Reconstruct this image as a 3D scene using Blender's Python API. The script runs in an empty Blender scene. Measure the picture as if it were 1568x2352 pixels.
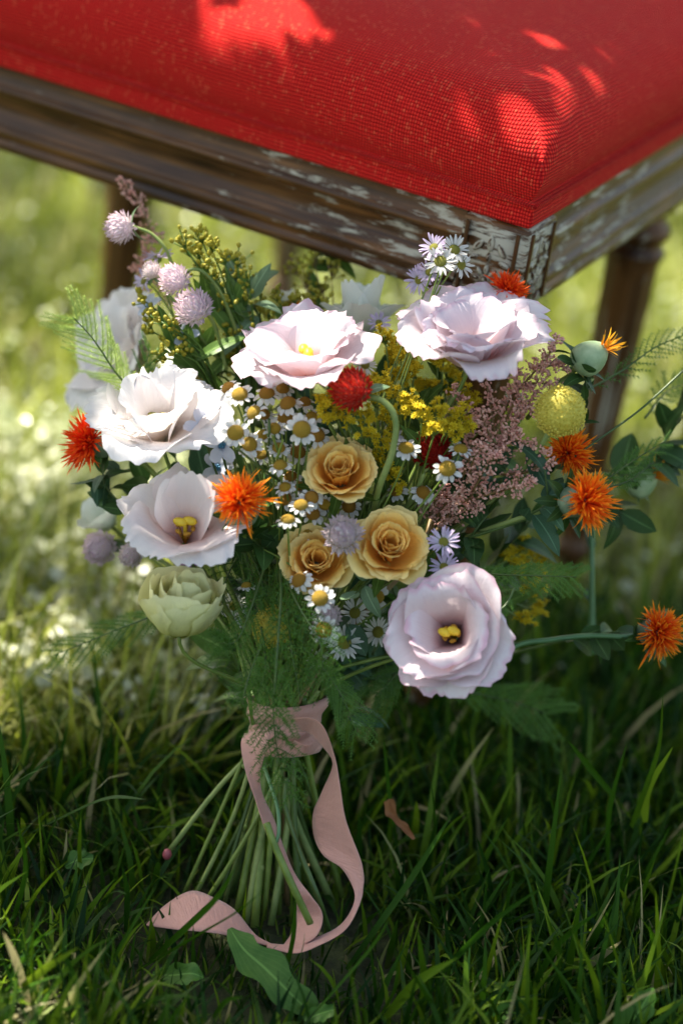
import bpy, math, random
import numpy as np
from mathutils import Vector, Matrix

# ------------------------------------------------------------------ camera, sky, sun, exposure
sc = bpy.context.scene
COL = sc.collection
FPX, CX, CY = 5553.0, 784.0, 1176.0          # the photograph at 1568 x 2352
PITCH, ROLL, YAW, CAMH = math.radians(26.35), math.radians(9.15), math.radians(23.6), 0.88
Fw = np.array([0, math.cos(PITCH), -math.sin(PITCH)])
R0 = np.array([1.0, 0, 0]); U0 = np.cross(R0, Fw)
Rt = math.cos(ROLL)*R0 + math.sin(ROLL)*U0
Up = -math.sin(ROLL)*R0 + math.cos(ROLL)*U0
CAM = np.array([0, 0, CAMH])
cd = bpy.data.cameras.new('camera'); cam = bpy.data.objects.new('camera', cd); COL.objects.link(cam)
m = Matrix.Identity(4)
for i in range(3):
    m[i][0] = Rt[i]; m[i][1] = Up[i]; m[i][2] = -Fw[i]; m[i][3] = CAM[i]
cam.matrix_world = m
cd.sensor_fit = 'VERTICAL'; cd.sensor_height = 36.0; cd.sensor_width = 24.0
cd.lens = FPX/2352*36
cd.clip_start = 0.05; cd.clip_end = 300
cd.dof.use_dof = True; cd.dof.focus_distance = 1.425; cd.dof.aperture_fstop = 2.6
cd.dof.aperture_blades = 0
sc.camera = cam

SUN = np.array([-0.50, 0.35, 0.80]); SUN /= np.linalg.norm(SUN)
sun_el = math.asin(SUN[2]); sun_az = math.atan2(SUN[0], SUN[1])
w = bpy.data.worlds.new('World'); sc.world = w; w.use_nodes = True
nt = w.node_tree; bg = nt.nodes['Background']
sky = nt.nodes.new('ShaderNodeTexSky'); sky.sky_type = 'NISHITA'; sky.sun_disc = False
sky.sun_elevation = sun_el; sky.sun_rotation = sun_az
sky.dust_density = 2.5; sky.ozone_density = 0.6
wm = nt.nodes.new('ShaderNodeMix'); wm.data_type = 'RGBA'; wm.blend_type = 'MULTIPLY'; wm.inputs[0].default_value = 1
wm.inputs[7].default_value = (1.0, .95, .81, 1); nt.links.new(sky.outputs[0], wm.inputs[6])
nt.links.new(wm.outputs[2], bg.inputs[0]); bg.inputs[1].default_value = 0.125
ld = bpy.data.lights.new('sun', 'SUN'); lo = bpy.data.objects.new('sun', ld); COL.objects.link(lo)
ld.energy = 4.9; ld.angle = math.radians(0.5); ld.color = (1.0, 0.93, 0.80)
lo.rotation_euler = Vector(SUN).to_track_quat('Z', 'Y').to_euler()
lo.location = (-2, 2, 4)
sc.view_settings.view_transform = 'Standard'; sc.view_settings.look = 'None'
sc.view_settings.gamma = 1; sc.view_settings.use_curve_mapping = False
sc.view_settings.exposure = 1.68
sc.cycles.use_denoising = True
sc.cycles.max_bounces = 8; sc.cycles.transmission_bounces = 6; sc.cycles.diffuse_bounces = 4
sc.cycles.sample_clamp_indirect = 6

# ------------------------------------------------------------------ helpers
rng = np.random.default_rng(7)
def unit(v):
    v = np.asarray(v, float); return v/np.linalg.norm(v)
def raydir(px, py): return Fw + Rt*(px-CX)/FPX - Up*(py-CY)/FPX
def P(px, py, d=1.43): return CAM + d*raydir(px, py)
def Zp(px, py, z=0.0):
    v = raydir(px, py); return CAM + v*((z-CAMH)/v[2])
def Gd(px, py): return -CAMH/raydir(px, py)[2]
def S(px, d=1.43): return px*d/FPX
def axis(x, y, t):                       # direction given as seen from the lens: right, up, towards
    return unit(Rt*x + Up*y - Fw*t)
def tag(o, label=None, cat=None, group=None, kind=None):
    if label: o['label'] = label
    if cat: o['category'] = cat
    if group: o['group'] = group
    if kind: o['kind'] = kind
    return o
def mesh(name, V, F, uv=None, smooth=True):
    me = bpy.data.meshes.new(name)
    V = np.asarray(V, dtype=np.float32)
    if isinstance(F, np.ndarray):
        n, k = F.shape
        me.vertices.add(len(V)); me.vertices.foreach_set('co', V.ravel())
        me.loops.add(n*k); me.loops.foreach_set('vertex_index', F.ravel().astype(np.int32))
        me.polygons.add(n); me.polygons.foreach_set('loop_start', np.arange(0, n*k, k, dtype=np.int32))
        me.update(calc_edges=True)
    else:
        me.from_pydata([tuple(map(float, v)) for v in V], [], [tuple(map(int, f)) for f in F]); me.update()
    if uv is not None:
        l = me.uv_layers.new(name='UVMap')
        idx = np.empty(len(me.loops), dtype=np.int32); me.loops.foreach_get('vertex_index', idx)
        l.data.foreach_set('uv', np.asarray(uv, dtype=np.float32)[idx].ravel())
    if smooth: me.polygons.foreach_set('use_smooth', np.ones(len(me.polygons), dtype=bool))
    return me
def link(name, me, mat, parent=None, mw=None):
    o = bpy.data.objects.new(name, me); COL.objects.link(o)
    if mat and me is not None and not me.materials: me.materials.append(mat)
    if parent: o.parent = parent
    if mw is not None: o.matrix_local = mw
    return o
def empty(name, loc, M3=None):
    o = bpy.data.objects.new(name, None); COL.objects.link(o); o.empty_display_size = 0.02
    mm = Matrix.Identity(4)
    if M3 is not None:
        for i in range(3):
            for j in range(3): mm[i][j] = M3[i][j]
    for i in range(3): mm[i][3] = loc[i]
    o.matrix_world = mm
    return o
def frame(z, roll=0.0, ref=None):       # 3x3 with third column z
    z = unit(z); r = np.array([0, 0, 1.0]) if ref is None else ref
    if abs(z @ r) > .95: r = np.array([1.0, 0, 0])
    x = unit(np.cross(r, z)); y = np.cross(z, x)
    x2 = math.cos(roll)*x + math.sin(roll)*y; y2 = -math.sin(roll)*x + math.cos(roll)*y
    return np.stack([x2, y2, z], 1)
def tolocal(V, loc, M3): return (np.asarray(V)-loc) @ M3
def m4(M3, loc, s=1.0):
    mm = Matrix.Identity(4)
    for i in range(3):
        for j in range(3): mm[i][j] = M3[i][j]*s
        mm[i][3] = loc[i]
    return mm
class MB:
    def __init__(s): s.V = []; s.F = []; s.T = []; s.uv = []; s.n = 0
    def add(s, V, F, uv=None):
        V = np.asarray(V, float); F = np.asarray(F)
        s.V.append(V); s.uv.append(np.zeros((len(V), 2)) if uv is None else np.asarray(uv, float))
        (s.F if F.shape[1] == 4 else s.T).append(F+s.n); s.n += len(V)
    def mesh(s, name, smooth=True):
        V = np.concatenate(s.V); uv = np.concatenate(s.uv)
        if s.F and not s.T: return mesh(name, V, np.concatenate(s.F), uv, smooth)
        if s.T and not s.F: return mesh(name, V, np.concatenate(s.T), uv, smooth)
        F = [tuple(f) for A in s.F for f in A] + [tuple(f) for A in s.T for f in A]
        return mesh(name, V, F, uv, smooth)
def gridF(nr, nc, wrap=False):
    i = np.arange(nr-1)[:, None]; j = np.arange(nc if wrap else nc-1)[None, :]
    a = i*nc+j; b = i*nc+(j+1) % nc
    return np.stack([a, b, b+nc, a+nc], -1).reshape(-1, 4)
def spline(pts, n):                      # Catmull-Rom through pts
    p = np.asarray(pts, float)
    if len(p) == 2: return p[0]+(p[1]-p[0])*np.linspace(0, 1, n)[:, None]
    p = np.concatenate([[2*p[0]-p[1]], p, [2*p[-1]-p[-2]]])
    t = np.linspace(0, len(p)-3-1e-6, n); k = t.astype(int); f = (t-k)[:, None]
    a, b, c, d = p[k], p[k+1], p[k+2], p[k+3]
    return .5*(2*b+(c-a)*f+(2*a-5*b+4*c-d)*f*f+(3*b-a-3*c+d)*f**3)
def tube(path, rad, ns=6):
    p = np.asarray(path, float); n = len(p)
    r = np.broadcast_to(np.asarray(rad, float), (n,))
    t = np.gradient(p, axis=0); t /= np.linalg.norm(t, axis=1)[:, None]+1e-12
    ref = np.array([0.3, 0.2, 1.0])
    if abs((t @ unit(ref)).mean()) > .9: ref = np.array([1.0, .1, .2])
    x = np.cross(t, ref); x /= np.linalg.norm(x, axis=1)[:, None]+1e-12; y = np.cross(t, x)
    a = np.arange(ns)*2*math.pi/ns
    V = p[:, None]+r[:, None, None]*(x[:, None]*np.cos(a)[None, :, None]+y[:, None]*np.sin(a)[None, :, None])
    uv = np.stack(np.broadcast_arrays(np.linspace(0, 1, n)[:, None]*0+np.arange(ns)[None]/ns, np.linspace(0, 1, n)[:, None]), -1)
    V = V.reshape(-1, 3); uv = uv.reshape(-1, 2)
    F = gridF(n, ns, True)
    # end caps as collapsed quads
    c0 = len(V); V = np.concatenate([V, p[:1], p[-1:]]); uv = np.concatenate([uv, [[0, 0], [0, 1]]])
    j = np.arange(0, ns, 2)
    cap0 = np.stack([np.full(len(j), c0), (j+2) % ns, (j+1) % ns, j], 1)
    cap1 = np.stack([np.full(len(j), c0+1), (n-1)*ns+j, (n-1)*ns+(j+1) % ns, (n-1)*ns+(j+2) % ns], 1)
    return V, np.concatenate([F, cap0, cap1]), uv
def lathe(prof, ns=24):
    prof = np.asarray(prof, float); a = np.arange(ns)*2*math.pi/ns
    V = np.stack([prof[:, 0, None]*np.cos(a), prof[:, 0, None]*np.sin(a), prof[:, 1, None]+0*a], -1).reshape(-1, 3)
    uv = np.stack([np.tile(a/6.283, len(prof)), np.repeat(np.linspace(0, 1, len(prof)), ns)], 1)
    return V, gridF(len(prof), ns, True), uv
def fib(n, lo=-1.0, hi=1.0):
    i = np.arange(n)+.5; z = hi-(hi-lo)*i/n; a = i*2.399963
    r = np.sqrt(np.maximum(0, 1-z*z)); return np.stack([r*np.cos(a), r*np.sin(a), z], 1)

# ------------------------------------------------------------------ materials
def newmat(name):
    M = bpy.data.materials.new(name); M.use_nodes = True
    return M, M.node_tree, M.node_tree.nodes['Principled BSDF'], M.node_tree.nodes['Material Output']
def ramp(nt, fac, stops):
    n = nt.nodes.new('ShaderNodeValToRGB'); e = n.color_ramp.elements
    while len(e) < len(stops): e.new(.5)
    for k, (p, c) in enumerate(stops): e[k].position = p; e[k].color = (*c, 1)
    nt.links.new(fac, n.inputs[0]); return n.outputs[0]
def math_(nt, op, a, b=None, c=None):
    n = nt.nodes.new('ShaderNodeMath'); n.operation = op
    for k, v in enumerate((a, b, c)):
        if v is None: continue
        if isinstance(v, (int, float)): n.inputs[k].default_value = v
        else: nt.links.new(v, n.inputs[k])
    return n.outputs[0]
def mapn(nt, vec, scale):
    n = nt.nodes.new('ShaderNodeMapping'); n.inputs['Scale'].default_value = scale
    nt.links.new(vec, n.inputs[0]); return n.outputs[0]
def noise(nt, vec, scale, detail=3, rough=.55):
    n = nt.nodes.new('ShaderNodeTexNoise'); n.inputs['Scale'].default_value = scale
    n.inputs['Detail'].default_value = detail; n.inputs['Roughness'].default_value = rough
    if vec is not None: nt.links.new(vec, n.inputs['Vector'])
    return n.outputs[0]
def mix(nt, fac, a, b, mode='MIX'):
    n = nt.nodes.new('ShaderNodeMix'); n.data_type = 'RGBA'; n.blend_type = mode
    for k, v in ((0, fac), (6, a), (7, b)):
        if isinstance(v, tuple): n.inputs[k].default_value = (*v, 1)
        elif isinstance(v, (int, float)): n.inputs[k].default_value = v
        else: nt.links.new(v, n.inputs[k])
    return n.outputs[2]
def bump(nt, h, strength, dist, bsdf):
    n = nt.nodes.new('ShaderNodeBump'); n.inputs['Strength'].default_value = strength
    n.inputs['Distance'].default_value = dist; nt.links.new(h, n.inputs['Height'])
    nt.links.new(n.outputs[0], bsdf.inputs['Normal']); return n.outputs[0]
def translucent(nt, out, bsdf, colr, amount, nrm=None):
    t = nt.nodes.new('ShaderNodeBsdfTranslucent'); x = nt.nodes.new('ShaderNodeMixShader')
    if isinstance(colr, tuple): t.inputs[0].default_value = (*colr, 1)
    else: nt.links.new(colr, t.inputs[0])
    if nrm: nt.links.new(nrm, t.inputs['Normal'])
    x.inputs[0].default_value = amount
    nt.links.new(bsdf.outputs[0], x.inputs[1]); nt.links.new(t.outputs[0], x.inputs[2])
    nt.links.new(x.outputs[0], out.inputs['Surface'])
def petal_mat(name, stops, trans=.35, rough=.55, vein=.45, rnd=.08, tint=None, vs=(60, 3, 1)):
    M, nt, b, out = newmat(name)
    tc = nt.nodes.new('ShaderNodeTexCoord'); sep = nt.nodes.new('ShaderNodeSeparateXYZ')
    nt.links.new(tc.outputs['UV'], sep.inputs[0])
    n1 = noise(nt, mapn(nt, tc.outputs['UV'], vs), 1.0, 4)
    n2 = noise(nt, tc.outputs['Object'], 90, 3)
    v = math_(nt, 'ADD', sep.outputs[1], math_(nt, 'MULTIPLY', math_(nt, 'SUBTRACT', n2, .5), .22))
    c = ramp(nt, v, stops)
    c = mix(nt, math_(nt, 'MULTIPLY', n1, .30), c, tuple(x*f_ for x, f_ in zip((tint or stops[-1][1]), (.90, .78, .80))))
    oi = nt.nodes.new('ShaderNodeObjectInfo')
    hs = nt.nodes.new('ShaderNodeHueSaturation')
    nt.links.new(c, hs.inputs['Color'])
    nt.links.new(math_(nt, 'ADD', math_(nt, 'MULTIPLY', oi.outputs['Random'], rnd*2), 1-rnd), hs.inputs['Value'])
    c = hs.outputs[0]
    nt.links.new(c, b.inputs['Base Color']); b.inputs['Roughness'].default_value = rough
    b.inputs['Specular IOR Level'].default_value = .15
    h = math_(nt, 'ADD', math_(nt, 'MULTIPLY', n1, .6), n2)
    nr = bump(nt, h, vein, .0012, b)
    translucent(nt, out, b, c, trans, nr)
    return M
def plain(name, c1, c2, scale=60, rough=.5, trans=0, bmp=.2, obj=True):
    M, nt, b, out = newmat(name)
    tc = nt.nodes.new('ShaderNodeTexCoord')
    n = noise(nt, tc.outputs['Object' if obj else 'UV'], scale, 4)
    c = ramp(nt, n, [(.3, c1), (.7, c2)])
    nt.links.new(c, b.inputs['Base Color']); b.inputs['Roughness'].default_value = rough
    nr = bump(nt, n, bmp, .001, b)
    if trans: translucent(nt, out, b, c, trans, nr)
    return M
def leaf_mat(name, c1, c2, rough=.38, trans=.22, rib=None):
    M, nt, b, out = newmat(name)
    tc = nt.nodes.new('ShaderNodeTexCoord'); sep = nt.nodes.new('ShaderNodeSeparateXYZ')
    nt.links.new(tc.outputs['UV'], sep.inputs[0])
    n = noise(nt, tc.outputs['Object'], 80, 4)
    c = ramp(nt, n, [(.3, c1), (.7, c2)])
    u = math_(nt, 'ABSOLUTE', math_(nt, 'SUBTRACT', sep.outputs[0], .5))
    ribm = math_(nt, 'LESS_THAN', u, .035)
    sv = math_(nt, 'SINE', math_(nt, 'MULTIPLY', math_(nt, 'SUBTRACT', sep.outputs[1], math_(nt, 'MULTIPLY', u, .9)), 55))
    side = math_(nt, 'GREATER_THAN', sv, .86)
    f = math_(nt, 'MAXIMUM', math_(nt, 'MULTIPLY', ribm, .6), math_(nt, 'MULTIPLY', side, .10))
    c = mix(nt, f, c, rib or tuple(min(1, x*2.0+.03) for x in c2))
    oi = nt.nodes.new('ShaderNodeObjectInfo'); hs = nt.nodes.new('ShaderNodeHueSaturation')
    nt.links.new(c, hs.inputs['Color'])
    nt.links.new(math_(nt, 'ADD', math_(nt, 'MULTIPLY', oi.outputs['Random'], .5), .75), hs.inputs['Value'])
    c = hs.outputs[0]
    nt.links.new(c, b.inputs['Base Color']); b.inputs['Roughness'].default_value = rough
    b.inputs['Specular IOR Level'].default_value = .28
    nr = bump(nt, math_(nt, 'SUBTRACT', n, f), .35, .0008, b)
    translucent(nt, out, b, c, trans, nr)
    return M
MAT = {
 'lis_white': petal_mat('petal white blush', [(0, (.62, .58, .34)), (.22, (.82, .70, .60)), (.5, (.86, .82, .80)), (1, (.88, .87, .88))], .38, rough=.6),
 'lis_blush': petal_mat('petal blush', [(0, (.66, .34, .26)), (.25, (.84, .58, .50)), (.55, (.86, .76, .73)), (1, (.88, .84, .85))], .38, rough=.6),
 'lis_pink': petal_mat('petal pale pink', [(0, (.66, .55, .36)), (.2, (.76, .50, .46)), (.5, (.85, .76, .78)), (.93, (.86, .80, .84)), (1, (.80, .60, .68))], .36, rough=.6),
 'lis_lilac': petal_mat('petal lilac pink', [(0, (.06, .03, .02)), (.20, (.16, .07, .05)), (.34, (.68, .40, .38)), (.55, (.84, .70, .70)), (.92, (.86, .79, .82)), (1, (.78, .52, .62))], .33, rough=.6),
 'lis_cream': petal_mat('petal cream', [(0, (.48, .56, .10)), (.35, (.74, .76, .28)), (1, (.84, .84, .50))], .30, rough=.6),
 'bud_white': petal_mat('petal greenish white', [(0, (.50, .58, .34)), (.4, (.74, .80, .68)), (1, (.84, .88, .82))], .34, rough=.6),
 'rose': petal_mat('petal apricot', [(0, (.96, .34, .02)), (.45, (.97, .46, .045)), (.8, (.97, .57, .10)), (.97, (.96, .70, .22)), (1, (.96, .75, .30))], .30, rough=.6, vs=(30, 3, 1)),
 'rose_out': petal_mat('petal apricot outer', [(0, (.90, .66, .10)), (.4, (.97, .58, .09)), (.8, (.97, .70, .20)), (1, (.96, .78, .34))], .30, rough=.6, vs=(30, 3, 1)),
 'white_ray': petal_mat('ray floret white', [(0, (.62, .66, .52)), (.3, (.76, .76, .72)), (1, (.80, .80, .76))], .30, rough=.55, vs=(10, 2, 1)),
 'lilac_ray': petal_mat('ray floret lilac', [(0, (.55, .55, .50)), (.3, (.66, .60, .74)), (1, (.62, .50, .72))], .30, rough=.55, vs=(10, 2, 1)),
 'blue_petal': petal_mat('petal pale blue', [(0, (.20, .30, .48)), (.3, (.55, .62, .74)), (1, (.66, .70, .80))], .30, rough=.55, vs=(14, 2, 1)),
 'blue_eye': plain('blue flower eye', (.02, .10, .20), (.06, .22, .34), 300),
 'disc': plain('daisy disc', (.42, .24, .01), (.66, .42, .03), 900, .7, 0, 1.0),
 'disc_dark': plain('daisy disc orange', (.36, .16, .008), (.55, .28, .015), 900, .7, 0, 1.0),
 'disc_green': plain('aster disc', (.22, .24, .02), (.42, .36, .04), 900, .7, 0, 1.0),
 'stamen': plain('stamen yellow', (.62, .40, .01), (.80, .58, .03), 200, .5, .1),
 'goldenrod': petal_mat('goldenrod yellow', [(0, (.55, .38, .008)), (.5, (.68, .52, .015)), (1, (.74, .60, .04))], .25, vs=(8, 2, 1)),
 'goldbud': plain('goldenrod bud', (.20, .20, .012), (.46, .38, .02), 300, .5, .1),
 'craspedia': plain('craspedia yellow', (.46, .36, .03), (.62, .54, .09), 350, .7, 0, .6),
 'astilbe': plain('astilbe pink', (.68, .28, .22), (.90, .60, .50), 260, .65, .25),
 'gom_red': petal_mat('gomphrena red', [(0, (.62, .30, .22)), (.35, (.55, .015, .02)), (.8, (.62, .03, .02)), (1, (.72, .14, .03))], .2, vs=(6, 2, 1)),
 'gom_dark': petal_mat('gomphrena dark red', [(0, (.30, .01, .01)), (.8, (.36, .012, .012)), (1, (.42, .05, .01))], .15, vs=(6, 2, 1)),
 'gom_pale': petal_mat('gomphrena pale lilac', [(0, (.70, .68, .58)), (.5, (.76, .66, .70)), (1, (.68, .48, .60))], .25, vs=(6, 2, 1)),
 'gom_grey': petal_mat('gomphrena whitish', [(0, (.58, .58, .50)), (.6, (.62, .54, .56)), (1, (.58, .44, .50))], .25, vs=(6, 2, 1)),
 'gom_purple': petal_mat('gomphrena purple', [(0, (.25, .01, .22)), (1, (.40, .02, .34))], .2, vs=(6, 2, 1)),
 'saff': petal_mat('safflower floret', [(0, (.70, .012, .008)), (.4, (.88, .045, .006)), (.75, (.94, .16, .008)), (1, (.95, .40, .02))], .28, vs=(4, 2, 1)),
 'saff_red': petal_mat('safflower floret red', [(0, (.50, .004, .004)), (.6, (.80, .02, .006)), (1, (.92, .14, .01))], .28, vs=(4, 2, 1)),
 'saff_yel': petal_mat('safflower floret yellow', [(0, (.80, .20, .01)), (1, (.90, .48, .03))], .28, vs=(4, 2, 1)),
 'calyx': plain('calyx grey green', (.10, .16, .09), (.24, .32, .20), 120, .5, .1),
 'calyx_pale': plain('calyx pale blue green', (.24, .36, .18), (.44, .54, .32), 120, .5, .1),
 'stem': plain('stem green', (.10, .16, .02), (.20, .27, .05), 90, .45, .05),
 'stem_pale': plain('stem pale fuzzy green', (.15, .22, .05), (.28, .34, .10), 90, .55, .1),
 'stem_teal': plain('stem blue green', (.05, .14, .05), (.12, .24, .10), 60, .4, .05),
 'stem_dark': plain('stem dark green', (.035, .07, .015), (.09, .15, .03), 60, .4, .05),
 'stem_brown': plain('stem brownish', (.16, .09, .035), (.26, .18, .07), 60, .5, .05),
 'leaf': leaf_mat('leaf dark green', (.022, .06, .012), (.055, .12, .028)),
 'leaf_mid': leaf_mat('leaf mid green', (.05, .11, .015), (.11, .19, .035)),
 'leaf_blue': leaf_mat('leaf blue green', (.03, .085, .04), (.07, .15, .08)),
 'leaf_pale': leaf_mat('leaf pale fuzzy', (.10, .18, .09), (.20, .29, .16), .5),
 'leaf_weed': leaf_mat('leaf of lawn weed', (.05, .14, .015), (.10, .21, .03)),
 'fern': plain('fern needle green', (.06, .17, .012), (.12, .26, .03), 50, .45, .35),
 'fern_light': plain('fern needle yellow green', (.40, .54, .10), (.55, .68, .20), 50, .45, .45),
 'fern_dark': plain('fern needle dark green', (.035, .12, .006), (.09, .21, .012), 50, .45, .3),
 'dry': plain('dry brown leaf', (.20, .07, .02), (.36, .16, .06), 60, .7, .15),
}
def ribbon_mat():
    M, nt, b, out = newmat('dusty pink satin ribbon')
    tc = nt.nodes.new('ShaderNodeTexCoord')
    n = noise(nt, mapn(nt, tc.outputs['UV'], (160, 30, 1)), 1, 3)
    c = ramp(nt, n, [(.3, (.66, .33, .26)), (.7, (.73, .40, .33))])
    nt.links.new(c, b.inputs['Base Color']); b.inputs['Roughness'].default_value = .42
    b.inputs['Sheen Weight'].default_value = .35
    n2 = noise(nt, mapn(nt, tc.outputs['UV'], (2.2, 34, 1)), 1, 4); nr = bump(nt, math_(nt, 'ADD', math_(nt, 'MULTIPLY', n, .15), n2), .55, .0022, b); translucent(nt, out, b, c, .22, nr); return M
MAT['ribbon'] = ribbon_mat()
def fabric_mat():
    M, nt, b, out = newmat('red woven upholstery')
    tc = nt.nodes.new('ShaderNodeTexCoord'); sep = nt.nodes.new('ShaderNodeSeparateXYZ')
    nt.links.new(tc.outputs['UV'], sep.inputs[0])
    wob = math_(nt, 'MULTIPLY', math_(nt, 'SUBTRACT', noise(nt, tc.outputs['UV'], 60, 2), .5), .003)
    wob2 = math_(nt, 'MULTIPLY', math_(nt, 'SUBTRACT', noise(nt, tc.outputs['UV'], 47, 2), .5), .003)
    u = math_(nt, 'MULTIPLY', math_(nt, 'ADD', sep.outputs[0], wob), 1/.0019)
    v = math_(nt, 'MULTIPLY', math_(nt, 'ADD', sep.outputs[1], wob2), 1/.0024)
    fu = math_(nt, 'SUBTRACT', math_(nt, 'FRACT', u), .5); fv = math_(nt, 'SUBTRACT', math_(nt, 'FRACT', v), .5)
    au = math_(nt, 'MULTIPLY', fu, fu); av = math_(nt, 'MULTIPLY', fv, fv)
    h = math_(nt, 'MAXIMUM', math_(nt, 'SUBTRACT', 1, math_(nt, 'MULTIPLY', math_(nt, 'ADD', au, av), 3.4)), 0)
    cb = nt.nodes.new('ShaderNodeCombineXYZ'); nt.links.new(math_(nt, 'FLOOR', u), cb.inputs[0]); nt.links.new(math_(nt, 'FLOOR', v), cb.inputs[1])
    wn = nt.nodes.new('ShaderNodeTexWhiteNoise'); wn.noise_dimensions = '2D'; nt.links.new(cb.outputs[0], wn.inputs['Vector'])
    slub = noise(nt, mapn(nt, tc.outputs['UV'], (300, 40, 1)), 1, 2, .6)
    rnd = math_(nt, 'ADD', wn.outputs['Value'], math_(nt, 'MULTIPLY', math_(nt, 'SUBTRACT', slub, .5), .9))
    fleck = math_(nt, 'MULTIPLY', math_(nt, 'GREATER_THAN', rnd, .90), math_(nt, 'MINIMUM', math_(nt, 'MULTIPLY', h, 1.6), 1))
    base = mix(nt, h, (.30, .001, .004), (.94, .040, .026))
    base = mix(nt, math_(nt, 'MULTIPLY', math_(nt, 'SUBTRACT', wn.outputs['Value'], .0), .35), base, (.62, .004, .010))
    c = mix(nt, math_(nt, 'MULTIPLY', fleck, .32), base, (.95, .20, .09))
    nt.links.new(c, b.inputs['Base Color']); b.inputs['Roughness'].default_value = .8
    b.inputs['Specular IOR Level'].default_value = .08
    b.inputs['Sheen Weight'].default_value = .06; b.inputs['Sheen Roughness'].default_value = .35; b.inputs['Sheen Tint'].default_value = (1, .62, .45, 1)
    bump(nt, math_(nt, 'ADD', h, math_(nt, 'MULTIPLY', wn.outputs['Value'], .5)), .8, .0012, b)
    return M
MAT['fabric'] = fabric_mat()
def wood_mat(name, paint_t, grad=0):
    M, nt, b, out = newmat(name)
    tc = nt.nodes.new('ShaderNodeTexCoord'); sep = nt.nodes.new('ShaderNodeSeparateXYZ')
    nt.links.new(tc.outputs['UV'], sep.inputs[0])
    g = noise(nt, mapn(nt, tc.outputs['UV'], (9, 260, 1)), 1, 5, .6)
    g2 = noise(nt, mapn(nt, tc.outputs['UV'], (14, 60, 1)), 1, 3)
    c = ramp(nt, math_(nt, 'ADD', math_(nt, 'MULTIPLY', g, .6), math_(nt, 'MULTIPLY', g2, .4)), [(.34, (.022, .009, .004)), (.50, (.085, .036, .012)), (.64, (.20, .085, .025)), (.8, (.15, .10, .055))])
    p1 = noise(nt, mapn(nt, tc.outputs['UV'], (34, 150, 1)), 1, 8, .68)
    p2 = noise(nt, tc.outputs['Object'], 9, 2)
    pm = nt.nodes.new('ShaderNodeMapRange')
    pv = math_(nt, 'ADD', p1, math_(nt, 'MULTIPLY', math_(nt, 'SUBTRACT', p2, .5), .35))
    if grad:
        so = nt.nodes.new('ShaderNodeSeparateXYZ'); nt.links.new(tc.outputs['Object'], so.inputs[0])
        pv = math_(nt, 'ADD', pv, math_(nt, 'MULTIPLY', math_(nt, 'MAXIMUM', math_(nt, 'ADD', so.outputs[0], .24), 0), grad))
    b.inputs['Specular IOR Level'].default_value = .3
    nt.links.new(pv, pm.inputs[0])
    pm.inputs[1].default_value = paint_t-.01; pm.inputs[2].default_value = paint_t+.06
    f = pm.outputs[0]
    c = mix(nt, math_(nt, 'MULTIPLY', f, .9), c, (.50, .46, .36))
    nt.links.new(c, b.inputs['Base Color'])
    nt.links.new(math_(nt, 'ADD', .33, math_(nt, 'MULTIPLY', f, .3)), b.inputs['Roughness'])
    bump(nt, math_(nt, 'ADD', math_(nt, 'MULTIPLY', g, .5), math_(nt, 'MULTIPLY', f, .6)), .5, .0008, b)
    return M
MAT['wood'] = wood_mat('worn brown wood', .64, .55)
MAT['wood_paint'] = wood_mat('worn wood with old paint', .50)
MAT['wood_side'] = wood_mat('worn wood with traces of paint', .565)
def grass_mat(name, a, b_, c_, rough=.36, trans=.32):
    M, nt, b, out = newmat(name)
    tc = nt.nodes.new('ShaderNodeTexCoord'); sep = nt.nodes.new('ShaderNodeSeparateXYZ')
    nt.links.new(tc.outputs['UV'], sep.inputs[0])
    c = ramp(nt, sep.outputs[0], [(0, a), (.55, b_), (.90, c_), (.93, (.34, .30, .14))])
    root = math_(nt, 'SUBTRACT', 1, math_(nt, 'MINIMUM', math_(nt, 'MULTIPLY', sep.outputs[1], 4), 1))
    c = mix(nt, math_(nt, 'MULTIPLY', root, .4), c, (.20, .20, .07))
    nt.links.new(c, b.inputs['Base Color']); b.inputs['Roughness'].default_value = rough; b.inputs['Specular IOR Level'].default_value = .5 if rough < .3 else .2
    translucent(nt, out, b, c, trans); return M
MAT['grass'] = grass_mat('grass blades', (.006, .032, .004), (.032, .095, .003), (.17, .27, .010), .5, .36)  # foreground shade put into the colour: darker copy of the lawn grass
MAT['grass_sunlit'] = grass_mat('sunlit-tinted grass blades', (.12, .18, .010), (.36, .41, .05), (.54, .54, .22), .22, .5)  # sunlight put into the colour: paler copy of the same grass

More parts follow.
